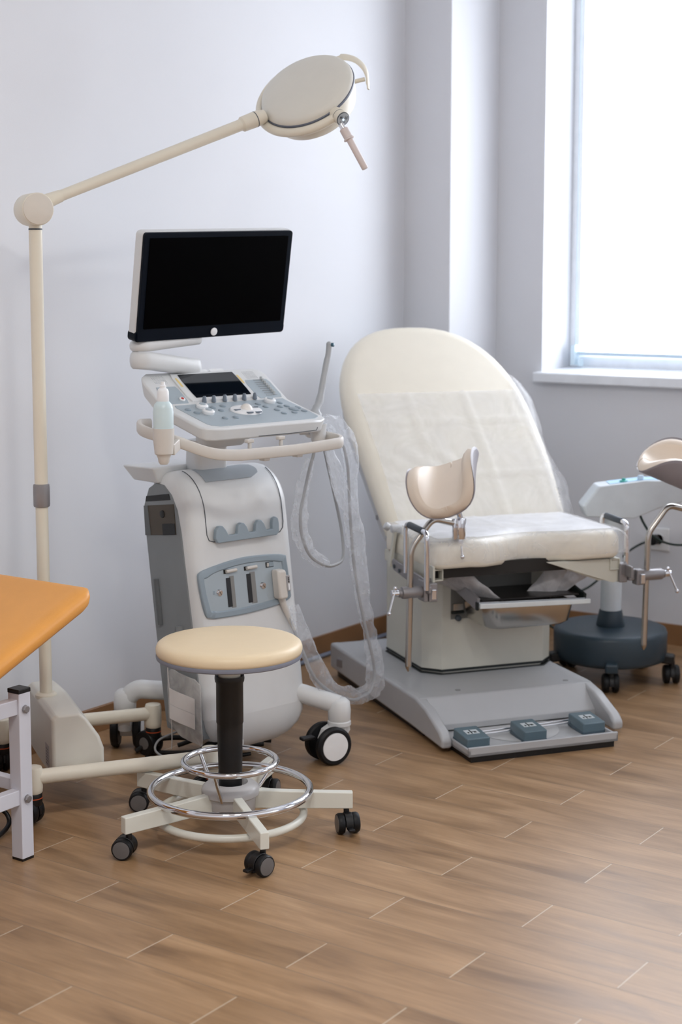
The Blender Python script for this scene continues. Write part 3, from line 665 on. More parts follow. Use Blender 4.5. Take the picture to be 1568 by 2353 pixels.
# ------------------------------------------------------------------ stool
ST = thing('rolling_stool', 'round cream padded stool on a five-legged white base with chrome foot rings', 'stool', (3.034, 2.469, 0))
g = G().lathe([(0, .468), (.150, .468), (.176, .468), (.183, .471), (.185, .478), (.1850, .486), (.182, .494), (.175, .4995), (.160, .502), (.08, .5035), (0, .504)], seg=72)
g.done('seat_cushion', STOOLC, ST, sharp=80)
G().lathe([(0, .458), (.179, .458), (.1840, .461), (.1850, .466), (.1840, .471), (0, .471)], seg=72).done('seat_rim', RIM, ST)
G().lathe([(.05, .446), (.05, .459), (0, .459)], seg=24).done('seat_plate', CREAM2, ST)
G().cyl((0, 0, .38), (0, 0, .450), .028, seg=32).done('lift_neck', CREAM, ST)
g = G().lathe([(0, .404), (.033, .404), (.037, .412), (.038, .404), (.037, .396), (.0345, .392), (.0345, .29), (.0325, .286), (.0325, .27), (.0295, .11), (.028, .10), (0, .10)], seg=40)
g.done('gas_lift_sleeve', BLACK, ST, sharp=45)
g = G().lathe([(0, .058), (.060, .058), (.064, .064), (.066, .098), (.0735, .104), (.0745, .112), (.072, .122), (.062, .130), (.045, .134), (.041, .128), (.036, .120), (0, .120)], seg=48)
hub = g.done('hub', HUB, ST, sharp=40)
for a in (250, 330, 60, 130):
    G().sph((math.cos(R_(a))*.066, math.sin(R_(a))*.066, .092), .0035, 10).done('hub_screw', CHROME, hub)
heads = [110, 35, 25, 80, 140]
for k in range(5):
    a = R_(18+72*k); d = V((math.cos(a), math.sin(a), 0)); n_ = V((-d.y, d.x, 0)); w_ = .0115
    L = [[d*r+n_*i*w_+V((0, 0, z)) for i, z in ((-1, z0), (1, z0), (1, z1), (-1, z1))] for r, z0, z1 in ((.058, .066, .114), (.15, .065, .110), (.312, .063, .1055))]
    G().loft(L).done('leg', LEGW, ST, bev=.003)
    p = d*.296
    b_, c, ax, tr = twin_caster(ST, p, .0265, .017, .022, heads[k]+(0), BLACK, TYRE, WHEELG, .060, capscale=.84)
    if k == 4 or k == 3:
        g = G().box((-.008, .018, -.010), (.008, .046, -.003), Matrix.Translation(c)@basis((0, 0, 1), ax).to_4x4()); g.done('brake_pedal', BLACK, b_, bev=.002)
def circle(r, z, n=96): return [(math.cos(2*math.pi*k/n)*r, math.sin(2*math.pi*k/n)*r, z) for k in range(n)]
G().tube(circle(.203, .1125), .0098, 16, closed=True).done('foot_ring', CHROME, ST, sharp=80)
G().tube(circle(.1185, .186, 72), .0080, 14, closed=True).done('upper_foot_ring', CHROME, ST, sharp=80)
for a in (200, 320, 80):
    d = V((math.cos(R_(a)), math.sin(R_(a)), 0))
    G().tube(fillet([d*.1185+V((0, 0, .182)), d*.100+V((0, 0, .15)), d*.075+V((0, 0, .115)), d*.066+V((0, 0, .10))], .02), .0055, 10).done('ring_strut', CHROME, ST)
G().tube(circle(.187, .0505), .0100, 14, closed=True).done('lower_ring', LEGW, ST, sharp=80)

# ------------------------------------------------------------------ floor-standing examination lamp
LP = thing('examination_lamp', 'tall cream floor lamp with round swivel head on a long slanting arm', 'lamp', (3.095, 2.99, 0), -34)
WLP = LP.matrix_basis.inverted()
def lw(p): return WLP@V(p)
prof = lambda x, yo=0: x
# weighted housing
b0, t0 = .098, .268
def hloop(y, ins, zc):
    x0, x1 = -.160+ins, -.018-ins
    return [(x0, y, b0), (x1, y, b0), (x1, y, .165+zc), (x1-.012, y, .20+zc), (x1-.045, y, .25+zc), (x1-.062, y, t0-ins*.5), (x0+.012, y, t0-ins*.5), (x0, y, t0-.01-ins*.5)]
L = [hloop(-.175, .008, 0), hloop(-.168, .001, 0), hloop(-.10, 0, 0), hloop(.12, 0, .002), hloop(.20, .004, 0), hloop(.225, .02, 0)]
hs = G().loft(L).done('base_housing', CREAM2, LP, bev=.006, sharp=35)
G().box((-.1612, -.135, .115), (-.1600, -.09, .175)).done('type_label', mat('label_grey', (180, 176, 176), .5), hs)
g = G()
for k in range(6): g.box((-.1616, -.13, .122+.008*k), (-.1611, -.098, .1235+.008*k))
g.done('label_print', mat('label_ink', (90, 88, 92), .6), hs, weld=False)
pl = lw((3.010, 3.100, 0))
G().lathe([(.030, .262), (.030, .270), (.024, .276), (.019, .276)], (pl.x, pl.y, 0), seg=32).done('pole_collar', CREAM, LP)
G().cyl((pl.x, pl.y, .26), (pl.x, pl.y, .80), .0170, seg=32).done('lower_pole', CREAM, LP)
G().cyl((pl.x, pl.y, .845), (pl.x, pl.y, 1.535), .0178, seg=32).done('upper_pole', CREAM, LP)
G().lathe([(.017, .790), (.0215, .792), (.0225, .797), (.0225, .845), (.0215, .852), (.017, .854)], (pl.x, pl.y, 0), seg=32).done('height_clamp', STEELM, LP)
G().cyl((pl.x, pl.y, 1.5345), (pl.x, pl.y, 1.5385), .0182, seg=32).done('seal_ring', GRIP, LP)
G().cyl((pl.x, pl.y, 1.5385), (pl.x, pl.y, 1.57), .0176, seg=32).done('pole_neck', CREAM, LP)
J = V((3.006, 3.100, 1.588)); ja = V((-.47, -.883, 0)).normalized()
G().cyl(lw(J-ja*.046), lw(J+ja*.040), .0430, seg=56, bev=.003).done('elbow_joint', CREAM, LP)
G().cyl(lw(J+ja*.040), lw(J+ja*.0425), .0405, seg=56, bev=.001).done('joint_cap', mat('cap_beige', (216, 210, 200), .42), LP)
A0 = V((3.010, 3.098, 1.598)); A1 = V((3.580, 2.795, 1.853)); ad = (A1-A0).normalized()
G().cyl(lw(A0+ad*.03), lw(A0+ad*.075), .0200, .0165, 32).done('arm_socket', CREAM, LP)
G().cyl(lw(A0+ad*.07), lw(A1-ad*.045), .0150, .0165, 32).done('arm', CREAM, LP)
G().lathe([(.0165, 0), (.0215, .006), (.0225, .045), (.0225, .047)], lw(A1-ad*.055), WLP.to_3x3()@ad, 32).done('arm_sleeve', CREAM, LP)
G().cyl(lw(A1-ad*.0085), lw(A1-ad*.0060), .0227, seg=32).done('seal_ring', GRIP, LP)
G().lathe([(.0222, 0), (.0222, .012), (.018, .03), (.0, .032)], lw(A1-ad*.006), WLP.to_3x3()@ad, 32).done('yoke_hub', CREAM, LP)
hc = V((3.683, 2.701, 1.941)); hn = V((-.742, -.093, .664)).normalized(); RM = WLP.to_3x3()
cc = hc-hn*.027; pk = V((-.286, -.852, -.439)).normalized(); pa = hn.cross(pk).normalized()
if pa.dot(A1-cc) < 0: pa = -pa
hd = G().lathe([(0, .018), (.06, .0165), (.10, .013), (.124, .008), (.135, .001), (.139, -.008), (.139, -.013), (0, -.013)], lw(hc), RM@hn, 72).done('lamp_head', CREAM2, LP, sharp=50)
G().lathe([(0, -.012), (.1395, -.012), (.1415, -.014), (.1415, -.019), (.139, -.021), (0, -.021)], lw(hc), RM@hn, 72).done('seal_band', mat('lamp_band_grey', (98, 104, 118), .4), hd)
G().lathe([(0, -.020), (.136, -.020), (.135, -.034), (.130, -.062), (.120, -.086), (.098, -.103), (.05, -.110), (0, -.111)], lw(hc), RM@hn, 72).done('lower_shell', CREAM, hd, sharp=50)
yr = .151
P = [lw(cc+(pk*math.cos(t)+pa*math.sin(t))*yr) for t in [math.pi*k/40 for k in range(41)]]
yk = G().tube(P, .0128, 16).done('yoke', CREAM, LP, sharp=70)
kp = cc+pk*.125
G().cyl(lw(kp), lw(cc+pk*.158), .0195, seg=32).done('yoke_pivot', CREAM, LP)
G().cyl(lw(cc+pk*.158), lw(cc+pk*.1595), .0197, seg=32).done('pivot_seal', GRIP, LP)
G().cyl(lw(cc+pk*.1595), lw(cc+pk*.180), .0195, seg=32).done('control_knob', CREAM, LP)
kc = cc+pk*.180
pnl = G().lathe([(.0193, 0), (.0193, .0008), (.0175, .0014), (0, .0014)], lw(kc), RM@pk, 32).done('control_panel', mat('switch_panel', (176, 184, 190), .35), LP)
G().lathe([(.0197, -.001), (.0197, .0012), (.0182, .0015), (.0182, .0), ], lw(kc), RM@pk, 32).done('panel_edge', GRIP, pnl)
ku = (V((0, 0, 1))-pk*pk.z).normalized(); kr = ku.cross(pk)
def onk(a, b, o=.0018): return lw(kc+kr*a+ku*b+pk*o)
for s_ in (-1, 1):
    q = [onk(s_*.0082+dx, .001+dz+.003) for dx, dz in ((-.004, -.005), (.004, -.005), (.004, .005), (-.004, .005))]
    G().tube(q, .00035, 6, closed=True).done('switch_icon', GRIP, pnl)
    G().tube([onk(s_*.0082+math.cos(t)*.0022, .004+math.sin(t)*.0022) for t in [2*math.pi*k/14 for k in range(14)]], .0005 if s_ > 0 else .0012, 6, closed=True).done('switch_icon', GRIP, pnl)
G().tube([onk(math.cos(t)*.007, -.006+math.sin(t)*.006) for t in [math.pi+math.pi*k/12 for k in range(13)]], .0006, 6).done('switch_icon', GRIP, pnl)
LED = bpy.data.materials.new('led_blue'); LED.use_nodes = True; bb = LED.node_tree.nodes['Principled BSDF']
bb.inputs['Emission Color'].default_value = (.55, .75, 1, 1); bb.inputs['Emission Strength'].default_value = 6; bb.inputs['Base Color'].default_value = (.6, .8, 1, 1)
G().sph(onk(.0005, -.0015, .002), .0022, 10).done('led', LED, pnl)
# positioning handle
H0 = kc-pk*.012+V((0, 0, -.017)); hd_ = (V((3.693, 2.515, 1.707))-V((3.671, 2.575, 1.820))).normalized()
g = G().cyl(lw(H0), lw(H0+hd_*.022), .0085, seg=18); g.done('handle_joint', CHROME, LP)
G().lathe([(.0105, .016), (.0125, .018), (.0125, .045), (.0152, .047), (.0152, .050), (.0100, .052)], lw(H0), RM@hd_, 24).done('handle_collar', mat('handle_pinkish', (218, 206, 202), .4), LP)
G().cyl(lw(H0+hd_*.04), lw(H0+hd_*.144), .0092, seg=24, bev=.003).done('positioning_handle', mat('handle_pinkish', (218, 206, 202), .4), LP)
# far grip: flat bow standing off the shell on a stub
fr = (-pa*.90-pk*.10); base_r = .165
P = []
bow = [V(q) for q in ((3.748, 2.640, 2.040), (3.770, 2.628, 2.046), (3.795, 2.608, 2.040), (3.812, 2.592, 2.022), (3.820, 2.584, 2.000), (3.822, 2.582, 1.978), (3.820, 2.578, 1.958))]
bow = cat([V((0, 0, 1.42))+(q+V((-.0075, .0107, -.018))-V((0, 0, 1.42)))*1.017+V((.007, -.010, .002)) for q in bow], 5)
g = G().tube([lw(p) for p in bow], [.008]*4+[.013]*(len(bow)-8)+[.009]*4, 14, flat=.32, up=RM@V((.62, .30, .72))); g.done('far_grip', CREAM, LP, sharp=70)
G().cyl(lw((3.835, 2.690, 1.962)), lw((3.882, 2.634, 1.980)), .0062, seg=14).done('grip_stub', CREAM, LP)
# base frame
for y, x0, x1 in ((-.233, -.220, .255), (.24, -.225, .218)):
    G().cyl((x0, y, .1275), (x1, y, .1275), .0195, seg=28).done('base_tube', CREAM, LP)
    for x in (x0, x1):
        G().lathe([(.021, .086), (.0235, .089), (.0245, .10), (.0245, .148), (.022, .155), (0, .157)], (x, y, 0), seg=30).done('tube_socket', CREAM, LP)
        twin_caster(LP, (x, y), .0375, .020, .008, (60 if y < 0 else 20)+x*60, BLACK, TYRE, WHEELG, .088, ring=ORR, capscale=.5)
G().bar((-.09, -.228, .116), (-.09, .24, .116), .026, .020).done('cross_member', CREAM, LP, bev=.004)

# ------------------------------------------------------------------ treatment couch (left edge)
TB = thing('treatment_couch', 'orange vinyl treatment couch with raised headrest on a white square-tube frame', 'couch', (2.60, 2.77, 0))
def post(x, y, z1): 
    o = G().box((x-.019, y-.019, .006), (x+.019, y+.019, z1)).done('leg', TABLEW, TB, bev=.002)
    G().box((x-.0185, y-.0185, 0), (x+.0185, y+.0185, .008)).done('foot_cap', BLACK, o, bev=.001)
    G().box((x-.020, y-.020, z1-.001), (x+.020, y+.020, z1+.010)).done('end_cap', BLACK, o, bev=.002); return o
pt = [post(0, 0, .418), post(0, .52, .418), post(-1.75, 0, .418), post(-1.75, .52, .418)]
for z in (.385, .160):
    for a, b in (((-.018, 0), (-1.73, 0)), ((-.018, .52), (-1.73, .52))): G().bar((a[0], a[1], z), (b[0], b[1], z), .026, .038).done('side_rail', TABLEW, TB, bev=.002)
for x in (0, -1.75): G().bar((x, .018, .185), (x, .502, .185), .026, .03).done('end_rail', TABLEW, TB, bev=.002)
for z in (.378, .155): G().lathe([(.010, 0), (.0105, .001), (.0105, .006), (.008, .0085), (0, .009)], (.0, -.019, z), (0, -1, 0), 8).done('bolt', STEELM, pt[0], sharp=20)
# padded sections: raised headrest and flat couch
sl = math.tan(R_(21.8)); hp0 = V((.175, -.075, -.105+.765)); 
def pad(name, x0, x1, zf, y0, y1, th):
    L = []
    N = 10
    for dz, ins in ((-th, .012), (-th*.8, .003), (-th*.5, 0), (-th*.2, .003), (-.004, .012), (0, .028)):
        L.append([V((p[0], p[1], 0))+V((0, 0, zf(p[0])+dz)) for p in rrect((x0+x1)/2, (y0+y1)/2, (x1-x0)/2-ins, (y1-y0)/2-ins, .035-ins*.6, 5)])
    return G().loft(L).done(name, ORANGE, TB, sharp=60)
pad('headrest_pad', -.46, .178, lambda x: .662+(x-.178)*.40, -.090, .52, .050)
pad('couch_pad', -1.75, -.47, lambda x: .408+.06, -.075, .52, .058)
G().bar((-.44, .06, .408), (-.02, .06, .555), .03, .02).done('headrest_support', TABLEW, TB); G().bar((-.44, .40, .408), (-.02, .40, .555), .03, .02).done('headrest_support', TABLEW, TB)
tag(G().tube(cat([(2.50, 2.86, .02), (2.56, 2.90, .010), (2.63, 2.905, .010), (2.715, 2.945, .012), (2.73, 2.965, .035), (2.70, 2.98, .07), (2.69, 2.99, .12), (2.67, 3.0, .14)], 6), .006, 10).done('couch_power_cord', BLACK), 'black cord looping on the floor behind the orange couch leg', 'cord')  # power cord lying loose by the couch leg

# ------------------------------------------------------------------ gynaecological chair
CH = thing('examination_chair', 'cream examination chair with raised back, two leg rests and a grey base', 'examination chair', (4.2, 2.4, 0), -35)
# base plate
def yz(pts, x0, x1): return G().prism([(x0, y, z) for y, z in pts], (x1-x0, 0, 0))
g = yz([(.02, .035), (.80, .035), (.80, .118), (.0, .118)], -.218, .392)
bs = g.done('base', BASE, CH, bev=.010)
for x0, x1 in ((-.222, -.186), (.356, .394)):
    yz([(-.190, .012), (-.192, .040), (-.165, .062), (-.06, .104), (.02, .119), (.80, .119), (.80, .030), (.05, .020)], x0, x1).done('base_side', BASE, bs, bev=.010)
G().prism([(-.19, .0, .118), (-.19, -.075, .052), (.36, -.075, .052), (.36, .0, .118)][::1], (0, 0, -.02)).done('base_slope', BASE, bs, bev=.003)
G().box((-.20, .0, .0), (.37, .78, .036)).done('rubber_underside', BLACK, bs)
for x, y in ((-.06, .055), (.315, .045)): G().cyl((x, y, .117), (x, y, .1195), .009, seg=18).done('base_plug', mat('plug_grey', (140, 140, 142), .4), bs)
tr_ = G(); tr_.box((-.186, -.306, .018), (.308, -.06, .028)); tr_.box((-.186, -.306, .018), (.308, -.296, .046)); tr_.box((-.186, -.306, .018), (-.178, -.06, .040)); tr_.box((.300, -.306, .018), (.308, -.06, .040))
tr_ = tr_.done('pedal_tray', BASE, CH, bev=.002, weld=False)
G().box((-.176, -.300, .0), (.298, -.07, .019)).done('rubber_foot', BLACK, tr_)
for k_, (x, y) in enumerate(((-.138, -.218), (.055, -.208), (.262, -.192))):
    g = G(); Mx = Matrix.Translation((x, y, .036))@Matrix.Rotation(R_(5), 4, 'X')
    g.loft([[Mx@V(p) for p in rrect(0, 0, .0385, .050, .006, 4, z)] for z in (0, .030)]); pd = g.done('foot_pedal', PEDAL, CH, bev=.004)
    g = G(); g.loft([[Mx@V(p) for p in rrect(0, 0, .0395, .051, .006, 4, z)] for z in (-.008, .004)]); g.done('pedal_base', mat('pedal_base', (72, 90, 102), .45), pd, bev=.002)
    g = G(); g.box((-.020, -.012, .0298), (.022, .020, .0306), Mx); g.done('pedal_label', mat('label_pale', (196, 204, 208), .5), pd)
    g = G(); g.box((-.004, -.010, .0306), (.000, .018, .0311), Mx); g.box((-.014, -.006, .0306), (-.009, .003, .0311), Mx); g.box((-.004, .001, .0306), (.014, .005, .0311), Mx); g.box((.006, -.004, .0306), (.015, .000, .0311), Mx)
    g.done('pedal_symbol', GASKET, pd, weld=False)
for dy in (-.012, .012): G().cyl((-.11, -.17+dy, .044), (.24, -.15+dy, .046), .0035, seg=10).done('link_rod', CHROME, CH)
G().lathe([(.13, .0285), (.13, .030), (0, .030)], (.06, -.12, 0), seg=40).done('tray_disc', PANEL, tr_)
# housing: octagonal column with two black gaskets
def octo(z, e=0.): 
    x0, x1, y0, y1, c = -.082-e, .388+e, .248-e, .66+e, .052
    return [(x0+c, y0, z), (x1-c, y0, z), (x1, y0+c, z), (x1, y1-c, z), (x1-c, y1, z), (x0+c, y1, z), (x0, y1-c, z), (x0, y0+c, z)]
hs = G().loft([octo(.134), octo(.505)]).done('housing', HOUSE, CH, bev=.002)
G().loft([octo(.127, .001), octo(.134, .001)]).done('gasket', GASKET, hs); G().loft([octo(.118, -.006), octo(.127, -.008)]).done('lower_band', HOUSE, hs); G().loft([octo(.1175, .004), octo(.121, .002)]).done('gasket', GASKET, hs)
G().box((-.001, .2475, .30), (.29, .2485, .455)).done('front_recess_shade', mat('recess_shadow_grey', (120, 120, 116), .5), hs)  # flat plate; the recess's shade is put into its grey
q = G().cyl((.024, .250, .304), (.024, .235, .304), .010, bev=.002).done('latch_knob', GRIP, hs); G().box((.0, .240, .318), (.045, .250, .328)).done('latch', GASKET, hs, bev=.003)
G().box((.006, .2405, .330), (.042, .2495, .352)).done('latch_plate', STEEL, hs, bev=.001)
# seat frame and dark boxes standing in for the shade under the seat
fr_ = G(); fr_.box((-.165, .02, .478), (-.128, .42, .482)); fr_.box((-.165, .02, .511), (-.128, .42, .515)); fr_.box((-.165, .02, .482), (-.161, .42, .511)); fr_.box((-.132, .02, .482), (-.128, .42, .511))
fr_.done('square_tube', HOUSE, CH, bev=.0015, weld=False)
fr_ = G(); fr_.box((.456, .02, .474), (.492, .42, .478)); fr_.box((.456, .02, .507), (.492, .42, .511)); fr_.box((.456, .02, .478), (.460, .42, .507)); fr_.box((.488, .02, .478), (.492, .42, .507))
fr_.done('square_tube', HOUSE, CH, bev=.0015, weld=False)
G().box((-.128, .06, .478), (.456, .42, .520)).done('underseat_shade_box', SHADEIN, CH)
G().box((-.06, .30, .40), (.37, .42, .50)).done('underseat_shade_beam', SHADEIN, CH)
G().prism([(.235, .035, .511), (.456, .035, .511), (.456, .035, .440), (.42, .035, .440)], (0, .006, 0)).done('gusset_plate', HOUSE, CH, bev=.001)
G().prism([(.488, .022, .509), (.488, .30, .509), (.488, .30, .48), (.488, .05, .432), (.488, .022, .432)], (.006, 0, 0)).done('side_plate', HOUSE, CH, bev=.002)
G().prism([(.235, .026, .510), (.488, .026, .510), (.488, .026, .436), (.472, .026, .432), (.455, .026, .436)], (0, .005, 0)).done('gusset_plate', HOUSE, CH, bev=.001)
G().prism([(-.172, .0, .476), (-.172, .0, .528), (-.172, .34, .545), (-.172, .34, .50)], (.008, 0, 0)).done('side_plate', HOUSE, CH, bev=.002)
rl = G().prism([(-.198, -.03, .472), (-.198, .0, .490), (-.198, .268, .510), (-.198, .278, .498), (-.198, .262, .474), (-.198, .0, .445), (-.198, -.03, .452)], (.010, 0, 0)).done('side_rail', STEELM, CH, bev=.003)
for y, z in ((.250, .488), (.205, .482)): G().cyl((-.199, y, z), (-.202, y, z), .0065, seg=14).done('rail_screw', GRIP, rl)
G().prism([(.505, -.03, .452), (.505, -.03, .49), (.505, .24, .50), (.505, .24, .465)], (.008, 0, 0)).done('side_rail', STEELM, CH, bev=.003)
for x0, x1, z0, z1 in ((-.161, -.132, .482, .511), (.460, .488, .478, .507)): G().box((x0, .05, z0), (x1, .06, z1)).done('tube_end_shade', SHADEIN, CH)  # dark boxes paint the shade inside the open tube ends
# seat cushion with shallow front cut-out
def seat_loop(z, ins, bow=.075):
    P = []; x0, x1, y0, y1 = -.175+ins, .492-ins, .002+ins, .395-ins
    n = 26
    for k in range(n+1):
        x = x0+(x1-x0)*k/n; t = (x-x0)/(x1-x0); b = bow*max(0, math.sin(math.pi*min(1, max(0, (t-.24)/.56))))**1.3
        e = min(t, 1-t)*(x1-x0); r = .030; cr = (r-math.sqrt(max(0, r*r-(r-e)**2))) if e < r else 0
        P.append((x, y0+b+cr, z-.010*max(0, math.sin(math.pi*min(1, max(0, (t-.2)/.6))))))
    for k in range(7):
        a = R_(90*k/6); P.append((x1-.02+math.cos(a)*.02, y1-.02+math.sin(a)*.02, z))
    for k in range(7):
        a = R_(90+90*k/6); P.append((x0+.02+math.cos(a)*.02, y1-.02+math.sin(a)*.02, z))
    return P
L = [seat_loop(z, i) for z, i in ((.516, .018), (.518, .006), (.526, .001), (.545, 0), (.575, .001), (.590, .006), (.599, .014), (.604, .028), (.605, .05))]
G().loft(L).done('seat_cushion', CUSH, CH, sharp=60)
# backrest frame: s along width, t up the back, n out of the face
BO = V((.185, .405, .565)); BL = V((0, .655, .755)).normalized(); BX = V((1, 0, 0)); BN = BX.cross(BL)
def bp(s, t, n): return BO+BX*(s-.034*max(0, t-.30)/.58)+BL*t+BN*n
def back_outline(ins, wb=.332, wt=.352, T=.885):
    P = []; N = 30
    P.append((-(wb-ins-.02), 0+ins)); P.append(((wb-ins-.02), 0+ins))
    P.append(((wb-ins), .025+ins))
    for k in range(1, 9): t = .025+.415*k/8; P.append((wb-ins+(wt-wb)*math.sin(math.pi/2*k/8), t))
    hw, ht = wt-ins, T-ins-.44
    for k in range(1, N):
        a = math.pi*k/N; c, s_ = math.cos(a), math.sin(a); e = 2/2.45
        P.append((math.copysign(abs(c)**e, c)*hw, .44+abs(s_)**e*ht))
    for k in range(8, 0, -1): t = .025+.415*k/8; P.append((-(wb-ins+(wt-wb)*math.sin(math.pi/2*k/8)), t))
    P.append((-(wb-ins), .025+ins)); return P
L = [[bp(s, t, n) for s, t in back_outline(i)] for n, i in ((-.065, .02), (-.062, .008), (-.052, .002), (-.035, 0), (-.015, .002), (-.004, .010), (.004, .022), (.007, .045))]
G().loft(L).done('backrest_cushion', CUSH, CH, sharp=60)
L = [[bp(s, t, n) for s, t in back_outline(i, T=.80)] for n, i in ((-.110, .035), (-.105, .016), (-.064, .010))]
bpn = G().loft(L).done('backrest_panel', PANEL, CH, bev=.003)
q = bp(-.325, .12, -.085); G().cyl(q, q-BX*.004, .009, seg=16).done('panel_screw', STEELM, bpn)
# hinge arm on the left
G().bar((-.186, .272, .610), (-.190, .306, .478), .010, .016, (0, 1, 0)).done('hinge_arm', HOUSE, CH, bev=.002)
G().bar((-.180, .285, .610), (-.184, .318, .478), .006, .010, (0, 1, 0)).done('hinge_strip', GASKET, CH)
g = G(); g.cyl((-.200, .275, .606), (-.165, .275, .606), .013, seg=22, bev=.002); g.cyl((-.200, .33, .610), (-.185, .33, .600), .012, seg=20, bev=.002); g.done('hinge_boss', PANEL, CH, weld=False)
# grab handles
def grab(x, ya, yb_, za, zb, lo_a, lo_b):
    P = fillet([(x, ya, lo_a), (x, ya, za), (x, yb_, zb), (x, yb_, lo_b)], .022, 8)
    h = G().tube(P, .0085, 16).done('grab_handle', CHROME, CH, sharp=70)
    a, b = V((x, ya, za)), V((x, yb_, zb)); d = (b-a)
    G().cyl(a+d*.16, a+d*.80, .0108, seg=24, bev=.001).done('grip', GRIP, h)
grab(-.208, .128, -.036, .646, .640, .490, .465)
grab(.520, .190, .030, .628, .622, .475, .452)
# leg rests
def legrest(dx, A, roll, cpos, flip, dz=0., wmax=.142, lev=-1, crm=None, tb=.012):
    o = V((dx, .012, 0))
    P = fillet([o+V((-.247, 0, .222)), o+V((-.240, 0, .588)), o+V((-.168, 0, .676)), o+V((-.088, .006, .655))], .024, 8)
    rod = G().tube(P, .0098, 16).done('leg_support_rod', STEEL, CH, sharp=70)
    G().lathe([(.0098, 0), (.0075, .008), (.0015, .018), (0, .018)], o+V((-.247, 0, .222)), (0, 0, -1), 16).done('rod_tip', STEEL, rod)
    g = G(); s = o+V((-.073, .008, 0)); g.cyl(s+V((0, 0, .607)), s+V((0, 0, .672)), .0185, seg=30, bev=.0015); g.cyl(s+V((-.022, -.006, .607)), s+V((-.022, -.006, .672)), .0070, seg=20, bev=.001); g.box((s.x-.022, s.y-.01, .610), (s.x, s.y+.006, .669))
    sk = g.done('swivel_socket', CHROME, rod, weld=False)
    g = G(); g.cyl(s+V((0, 0, .583)), s+V((0, 0, .607)), .0100, seg=22, bev=.001); g.tube([s+V((0, -.006, .592)), s+V((-.006, -.03, .560))], .0030, 10); g.sph(s+V((-.007, -.033, .556)), .0072, 14); g.done('swivel_lever', CHROME, rod, weld=False)
    g = G(); g.cyl(s+V((0, 0, .672)), s+V((-.01*1, 0, .705)), .009, seg=18); g.done('rest_stem', CHROME, rod)
    # clamp
    cz = .452; k = flip
    c = G(); x_in, x_out = (-.205, -.270) if k < 0 else (-.262, -.188)
    c.cyl(o+V((x_out-.004*k*0, 0, cz)), o+V((x_in, 0, cz)), .0185, seg=26, bev=.002)
    c.cyl(o+V((x_out+k*.010, 0, cz)), o+V((x_out, 0, cz)), .0135, seg=24, bev=.001)
    c.done('rod_clamp', STEELM, rod, weld=False)
    b = G()
    if k < 0:
        b.box((o.x-.205, o.y-.022, cz-.030), (o.x-.190, o.y+.030, cz+.035)); b.box((o.x-.190, o.y-.028, cz-.030), (o.x-.162, o.y+.0, cz+.028)); b.box((o.x-.190, o.y+.0, cz+.02), (o.x-.165, o.y+.035, cz+.038))
    else:
        b.box((o.x-.290, o.y-.022, cz-.028), (o.x-.262, o.y+.012, cz+.022)); b.box((o.x-.312, o.y-.010, cz-.014), (o.x-.290, o.y+.02, cz+.024)); b.box((o.x-.340, o.y-.0, cz-.020), (o.x-.312, o.y+.03, cz+.042))
    b.done('rail_block', STEELM, rod, bev=.004, weld=False)
    xx = -.178 if k < 0 else -.276
    G().box((o.x+xx-.006, o.y-.034, cz-.022), (o.x+xx+.010, o.y-.020, cz+.010)).done('lock_cam', CHROME, rod, bev=.003)
    t = G(); e = x_out+k*.022; t.cyl(o+V((x_out+k*.008, 0, cz)), o+V((e+k*.012, 0, cz)), .0105, seg=20, bev=.001); t.sph(o+V((e, -.004, cz+.016)), .0065, 12)
    t.tube([o+V((e, -.004, cz+.014)), o+V((e+k*.026, -.02, cz-.055))], .0036, 10); t.sph(o+V((e+k*.0265, -.0205, cz-.057)), .0068, 12)
    t.done('clamp_lever', CHROME, rod, weld=False)
    # padded trough: leaf-shaped sheet wrapped round a cylinder
    A = V(A).normalized(); U0 = V((0, 0, 1)); O = (U0-A*U0.dot(A)).normalized(); O = Matrix.Rotation(R_(roll), 3, A)@O; Hh = A.cross(O)
    rad, half = .088, .125; C = V(cpos); N, M_ = 26, 26
    def srf(inset, depth):
        rows = []
        for i in range(N+1):
            t = -1+2*i/N; th = math.sin(t*math.pi/2)
            p_ = 2.3 if th < 0 else 2.3
            wv = (1-abs(th)**p_)**(1/p_) if abs(th) < 1 else 0
            wv = max(wv, .02); W_ = wmax*wv*(1-inset*.5); row = []
            for j in range(M_+1):
                sj = math.sin((-1+2*j/M_)*math.pi/2); a = sj*W_/wmax*R_(98)
                rr = rad+depth
                flare = .018*max(0, abs(sj)-.55)*wv
                row.append(C+A*(th*half*(1-inset*.4)+(.036*(1-abs(sj)**1.6)*max(0, -th)**2))+O*(.088*abs(1-math.cos(a))**1.3-depth*math.cos(a))+Hh*(math.sin(a)*(.092+depth)+math.copysign(flare, sj)))
            rows.append(row)
        return rows
    def pad_mesh(d0, d1, nm, m_, ins0, ins1, parent):
        g = G(); a = srf(ins0, d0); b = srf(ins1, d1); mid = srf(0, (d0+d1)/2)
        lp = lambda R: [R[0][j] for j in range(M_+1)]+[R[i][M_] for i in range(1, N+1)]+[R[N][j] for j in range(M_-1, -1, -1)]+[R[i][0] for i in range(N-1, 0, -1)]
        RA = [g.ring(r) for r in a]; RB = [g.ring(r) for r in b]
        g.skin(RA, cap=False, rc=False); g.skin([r[::-1] for r in RB], cap=False, rc=False)
        q = lambda R: [R[0][j] for j in range(M_+1)]+[R[i][M_] for i in range(1, N+1)]+[R[N][j] for j in range(M_-1, -1, -1)]+[R[i][0] for i in range(N-1, 0, -1)]
        g.skin([q(RA), g.ring(lp(mid)), q(RB)], cap=False)
        return g.done(nm, m_, parent, sharp=80)
    pad_ = pad_mesh(-.028, .006, 'leg_rest_pad', REST, .12, .05, rod)
